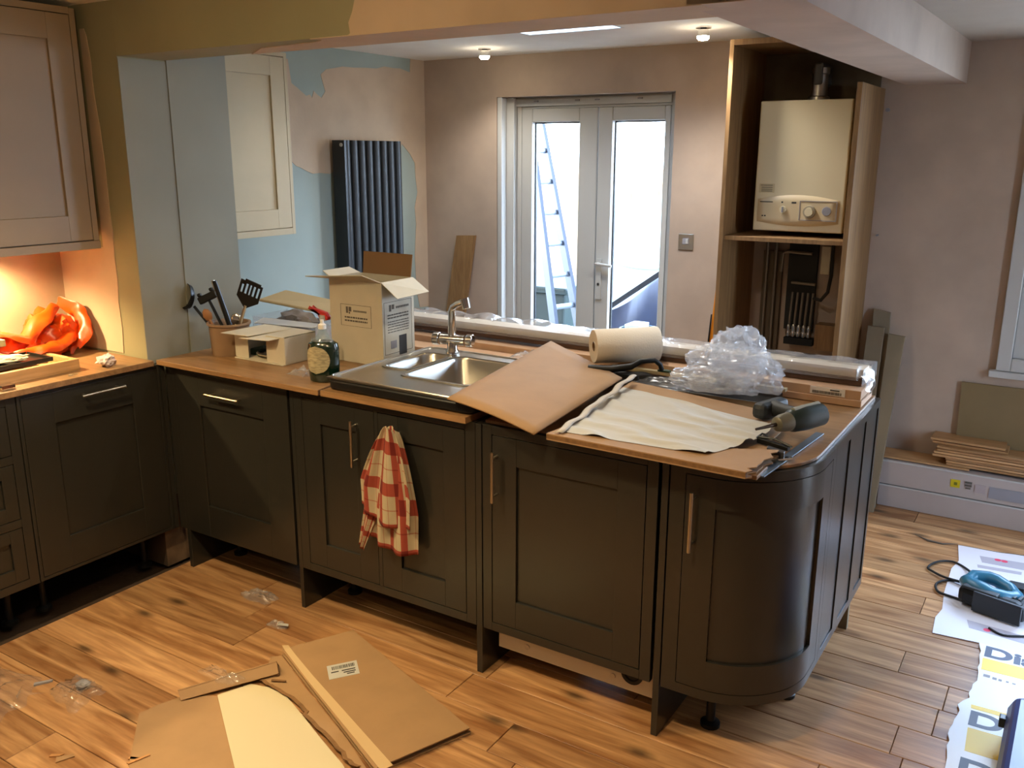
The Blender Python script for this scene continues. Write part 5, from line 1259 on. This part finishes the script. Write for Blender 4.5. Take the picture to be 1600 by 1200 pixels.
# blue case
bcs = thing('tool_case', 'dark blue plastic tool case at the lower right edge with a black base', 'case', (3.15,.45,.008))
MB().hexa([(3.03,.15,.009),(3.45,.20,.009),(3.45,.80,.009),(3.035,.60,.009)],[(3.03,.15,.07),(3.45,.20,.07),(3.45,.80,.07),(3.035,.60,.07)]).build('case_base', M_black, bcs, bevel=.02)
MB().hexa([(3.02,.14,.071),(3.45,.19,.071),(3.45,.84,.071),(3.025,.60,.071)],[(3.04,.16,.13),(3.45,.20,.13),(3.45,.80,.13),(3.045,.575,.13)]).build('case_lid', mat('navy_plastic','33407a',.35), bcs, bevel=.014)
MB().box(3.012,3.03,.50,.53,.06,.09).build('latch', M_anth, bcs, bevel=.003)
MB().box(3.10,3.16,.56,.60,.13,.134).build('handle_recess', M_black, bcs)

# ------------------------------------------------------------------ floor, left and front
fcn = thing('flat_cardboard_box', 'flattened brown cardboard box with a white shipping label and pale tape along one edge', 'cardboard', (1.28,-.3,.002))
def fq(z, g=0): return [(.884-g,-.285),(1.561,-.583-g),(1.683+g,-.29),(1.004,-.052+g)]
MB().prism(fq(0), .002, .006).build('lower_sheet', M_card, fcn); MB().prism([(.90,-.282),(1.553,-.57),(1.672,-.292),(1.004,-.062)], .006, .020).build('core', M_card2, fcn)
MB().prism([(.884,-.285),(1.565,-.588),(1.683,-.294),(1.004,-.054)], .0205, .0245).build('upper_sheet', M_card, fcn, bevel=.0008)
lb = MB().prism([(1.154,-.335),(1.212,-.253),(1.149,-.199),(1.091,-.281)], .0246, .0252).build('shipping_label', M_white, fcn)
pr = MB(); U = Vector((.058,.082,0)); Vv = Vector((-.063,.054,0)); O = Vector((1.154,-.335,0)); rn = random.Random(6)
def q2(mb, u0,u1,v0,v1):
    P = [O+U*u0+Vv*v0, O+U*u1+Vv*v0, O+U*u1+Vv*v1, O+U*u0+Vv*v1]; mb.prism([(p.x,p.y) for p in P], .0252, .0255)
u_ = .15
while u_ < .9: l = rn.uniform(.012,.035); q2(pr,u_,u_+l,.62,.86); u_ += l+rn.uniform(.012,.025)
for (a,b,c) in ((.1,.35,.42),(.45,.9,.42),(.5,.9,.27),(.6,.85,.14)): q2(pr,a,b,c,c+.07)
pr.build('barcode', M_ink, lb)
tp = MB().prism([(.868,-.268),(.90,-.285),(1.09,-.372),(1.585,-.585),(1.60,-.55),(1.09,-.345),(.95,-.285),(.885,-.255)], .0248, .0256).build('tape_strip', mat('pale_tape','c9ad84',.3,coat=.3), fcn)
tp['label'] = 'shiny pale parcel tape'
fd = thing('cardboard_offcut', 'smaller brown cardboard sheet lying left of the flattened box', 'cardboard', (1.0,-.8,.001))
MB().prism([(.764,-.763),(.775,-.70),(.811,-.603),(.905,-.572),(1.05,-.62),(1.40,-.80),(1.45,-.93),(1.05,-.98),(.95,-.93)], .001, .004).build('sheet', M_card, fd)
wbd = thing('white_board_sheet', 'white inner board lying between the two pieces of cardboard on the floor', 'board', (1.15,-.6,.004))
MB().prism([(.893,-.570),(.935,-.470),(1.00,-.452),(1.08,-.455),(1.197,-.50),(1.33,-.555),(1.46,-.605),(1.56,-.66),(1.60,-.78),(1.35,-.88),(1.262,-.81)], .0045, .0075).build('sheet', mat('cream_board','c6ba9a',.7), wbd)
tn = thing('torn_cardboard', 'torn brown cardboard strip between the white board and the parcel tape', 'cardboard', (1.2,-.45,.008))
rn = random.Random(9); A = []
Pa = [(.955,-.44),(1.0,-.445),(1.08,-.452),(1.197,-.482),(1.22,-.505),(1.35,-.54),(1.46,-.585),(1.53,-.60)]
for i in range(len(Pa)-1):
    for k in range(4): t = k/4; A.append((Pa[i][0]*(1-t)+Pa[i+1][0]*t+rn.uniform(-.005,.005), Pa[i][1]*(1-t)+Pa[i+1][1]*t+rn.uniform(-.004,.004)))
MB().prism(A+[(1.56,-.60),(1.40,-.52),(1.09,-.388),(.90,-.30),(.875,-.325)], .0085, .0125).build('sheet', M_card, tn)
MB().prism([(p[0]-.004, p[1]-.006) for p in A]+[(p[0]+.004, p[1]+.004) for p in A[::-1]], .0125, .0150).build('torn_edge', M_card2, tn)
fp = thing('folded_flap', 'raised cardboard flap casting a shadow above the white board', 'cardboard', (.9,-.5,.01))
MB().hexa([(.795,-.640,.028),(.822,-.650,.006),(.985,-.392,.020),(.955,-.372,.046)],[(.795,-.643,.031),(.822,-.653,.009),(.985,-.395,.023),(.955,-.375,.049)]).build('flap_sheet', M_card, fp)
MB().hexa([(.770,-.598,.002),(.80,-.640,.027),(.958,-.375,.045),(.93,-.340,.002)],[(.770,-.60,.005),(.80,-.643,.030),(.958,-.378,.048),(.93,-.343,.005)]).build('flap_sheet', M_card, fp)
crumple('plastic_wrap', 'clear film lying on top of the raised cardboard flap', (.845,-.515,.030), .075, .028, .018, 14, M_film3, nu=20)
crumple('plastic_bag', 'small crumpled clear bag of dark fittings on the floor at the lower left', (.50,-.80,.001), .075, .06, .035, 17, M_film3, 'plastic bag')
tag(blob('hinge_fitting', M_grey, (.485,-.77,.014), .022, (1.2,1,.45), 9, .3, 3, 2, flat=.001), 'dark grey fitting inside the small clear bag on the floor', 'fitting')
crumple('plastic_bag', 'long clear bag on the floor at the left edge', (.27,-.95,.001), .15, .10, .03, 19, M_film3, 'plastic bag', 26)
crumple('plastic_wrap', 'twist of clear wrap on the floor below the sink unit', (.50,-.035,.001), .07, .035, .03, 23)
crumple('plastic_wrap', 'small clear wrapper near the end panel of the sink unit', (.72,-.15,.001), .04, .02, .012, 25)
tag(MB().prism([(.735,-.165),(.775,-.150),(.765,-.138),(.728,-.150)], .014, .015).build('paper_slip', M_white), 'small white slip of paper on the clear wrapper', 'paper')
def chip(name, label, pts, z, m, h_=.003):
    return tag(MB().prism(pts, z, z+h_).build(name, m), label, 'scrap')
M_chip = mat('wood_chip','b08050',.8)
chip('wood_chip', 'curled wood splinter on the floor near the lower left corner', [(.745,-1.02),(.775,-.985),(.785,-.99),(.765,-1.035)], .001, M_card)
chip('wood_chip', 'short wood splinter lying across the curled one', [(.72,-1.02),(.75,-1.0),(.748,-1.012),(.725,-1.03)], .001, M_chip)
chip('wood_chip', 'pale wood splinter left of the smaller cardboard sheet', [(.92,-.905),(.955,-.89),(.95,-.90),(.925,-.915)], .001, M_chip)
chip('wood_chip', 'forked pale splinter beside the smaller cardboard sheet', [(.94,-.93),(.96,-.87),(.968,-.872),(.95,-.93)], .0045, M_chip)
chip('cardboard_scrap', 'dark torn scrap on the cardboard near the folded flap', [(.985,-.425),(1.03,-.405),(1.033,-.411),(.99,-.433)], .016, M_card2)
chip('cardboard_scrap', 'tiny dark curl on the cardboard near the folded flap', [(.965,-.40),(.985,-.392),(.987,-.399),(.968,-.407)], .016, M_card2)
chip('plastic_clip', 'small grey plastic clip on the floor near the left edge', [(.335,-.845),(.365,-.80),(.372,-.806),(.345,-.853)], .001, M_grey, .006)
chip('wood_chip', 'tiny brown chip on the floor right of the grey clip', [(.395,-.775),(.412,-.762),(.414,-.768),(.398,-.779)], .001, M_card2)
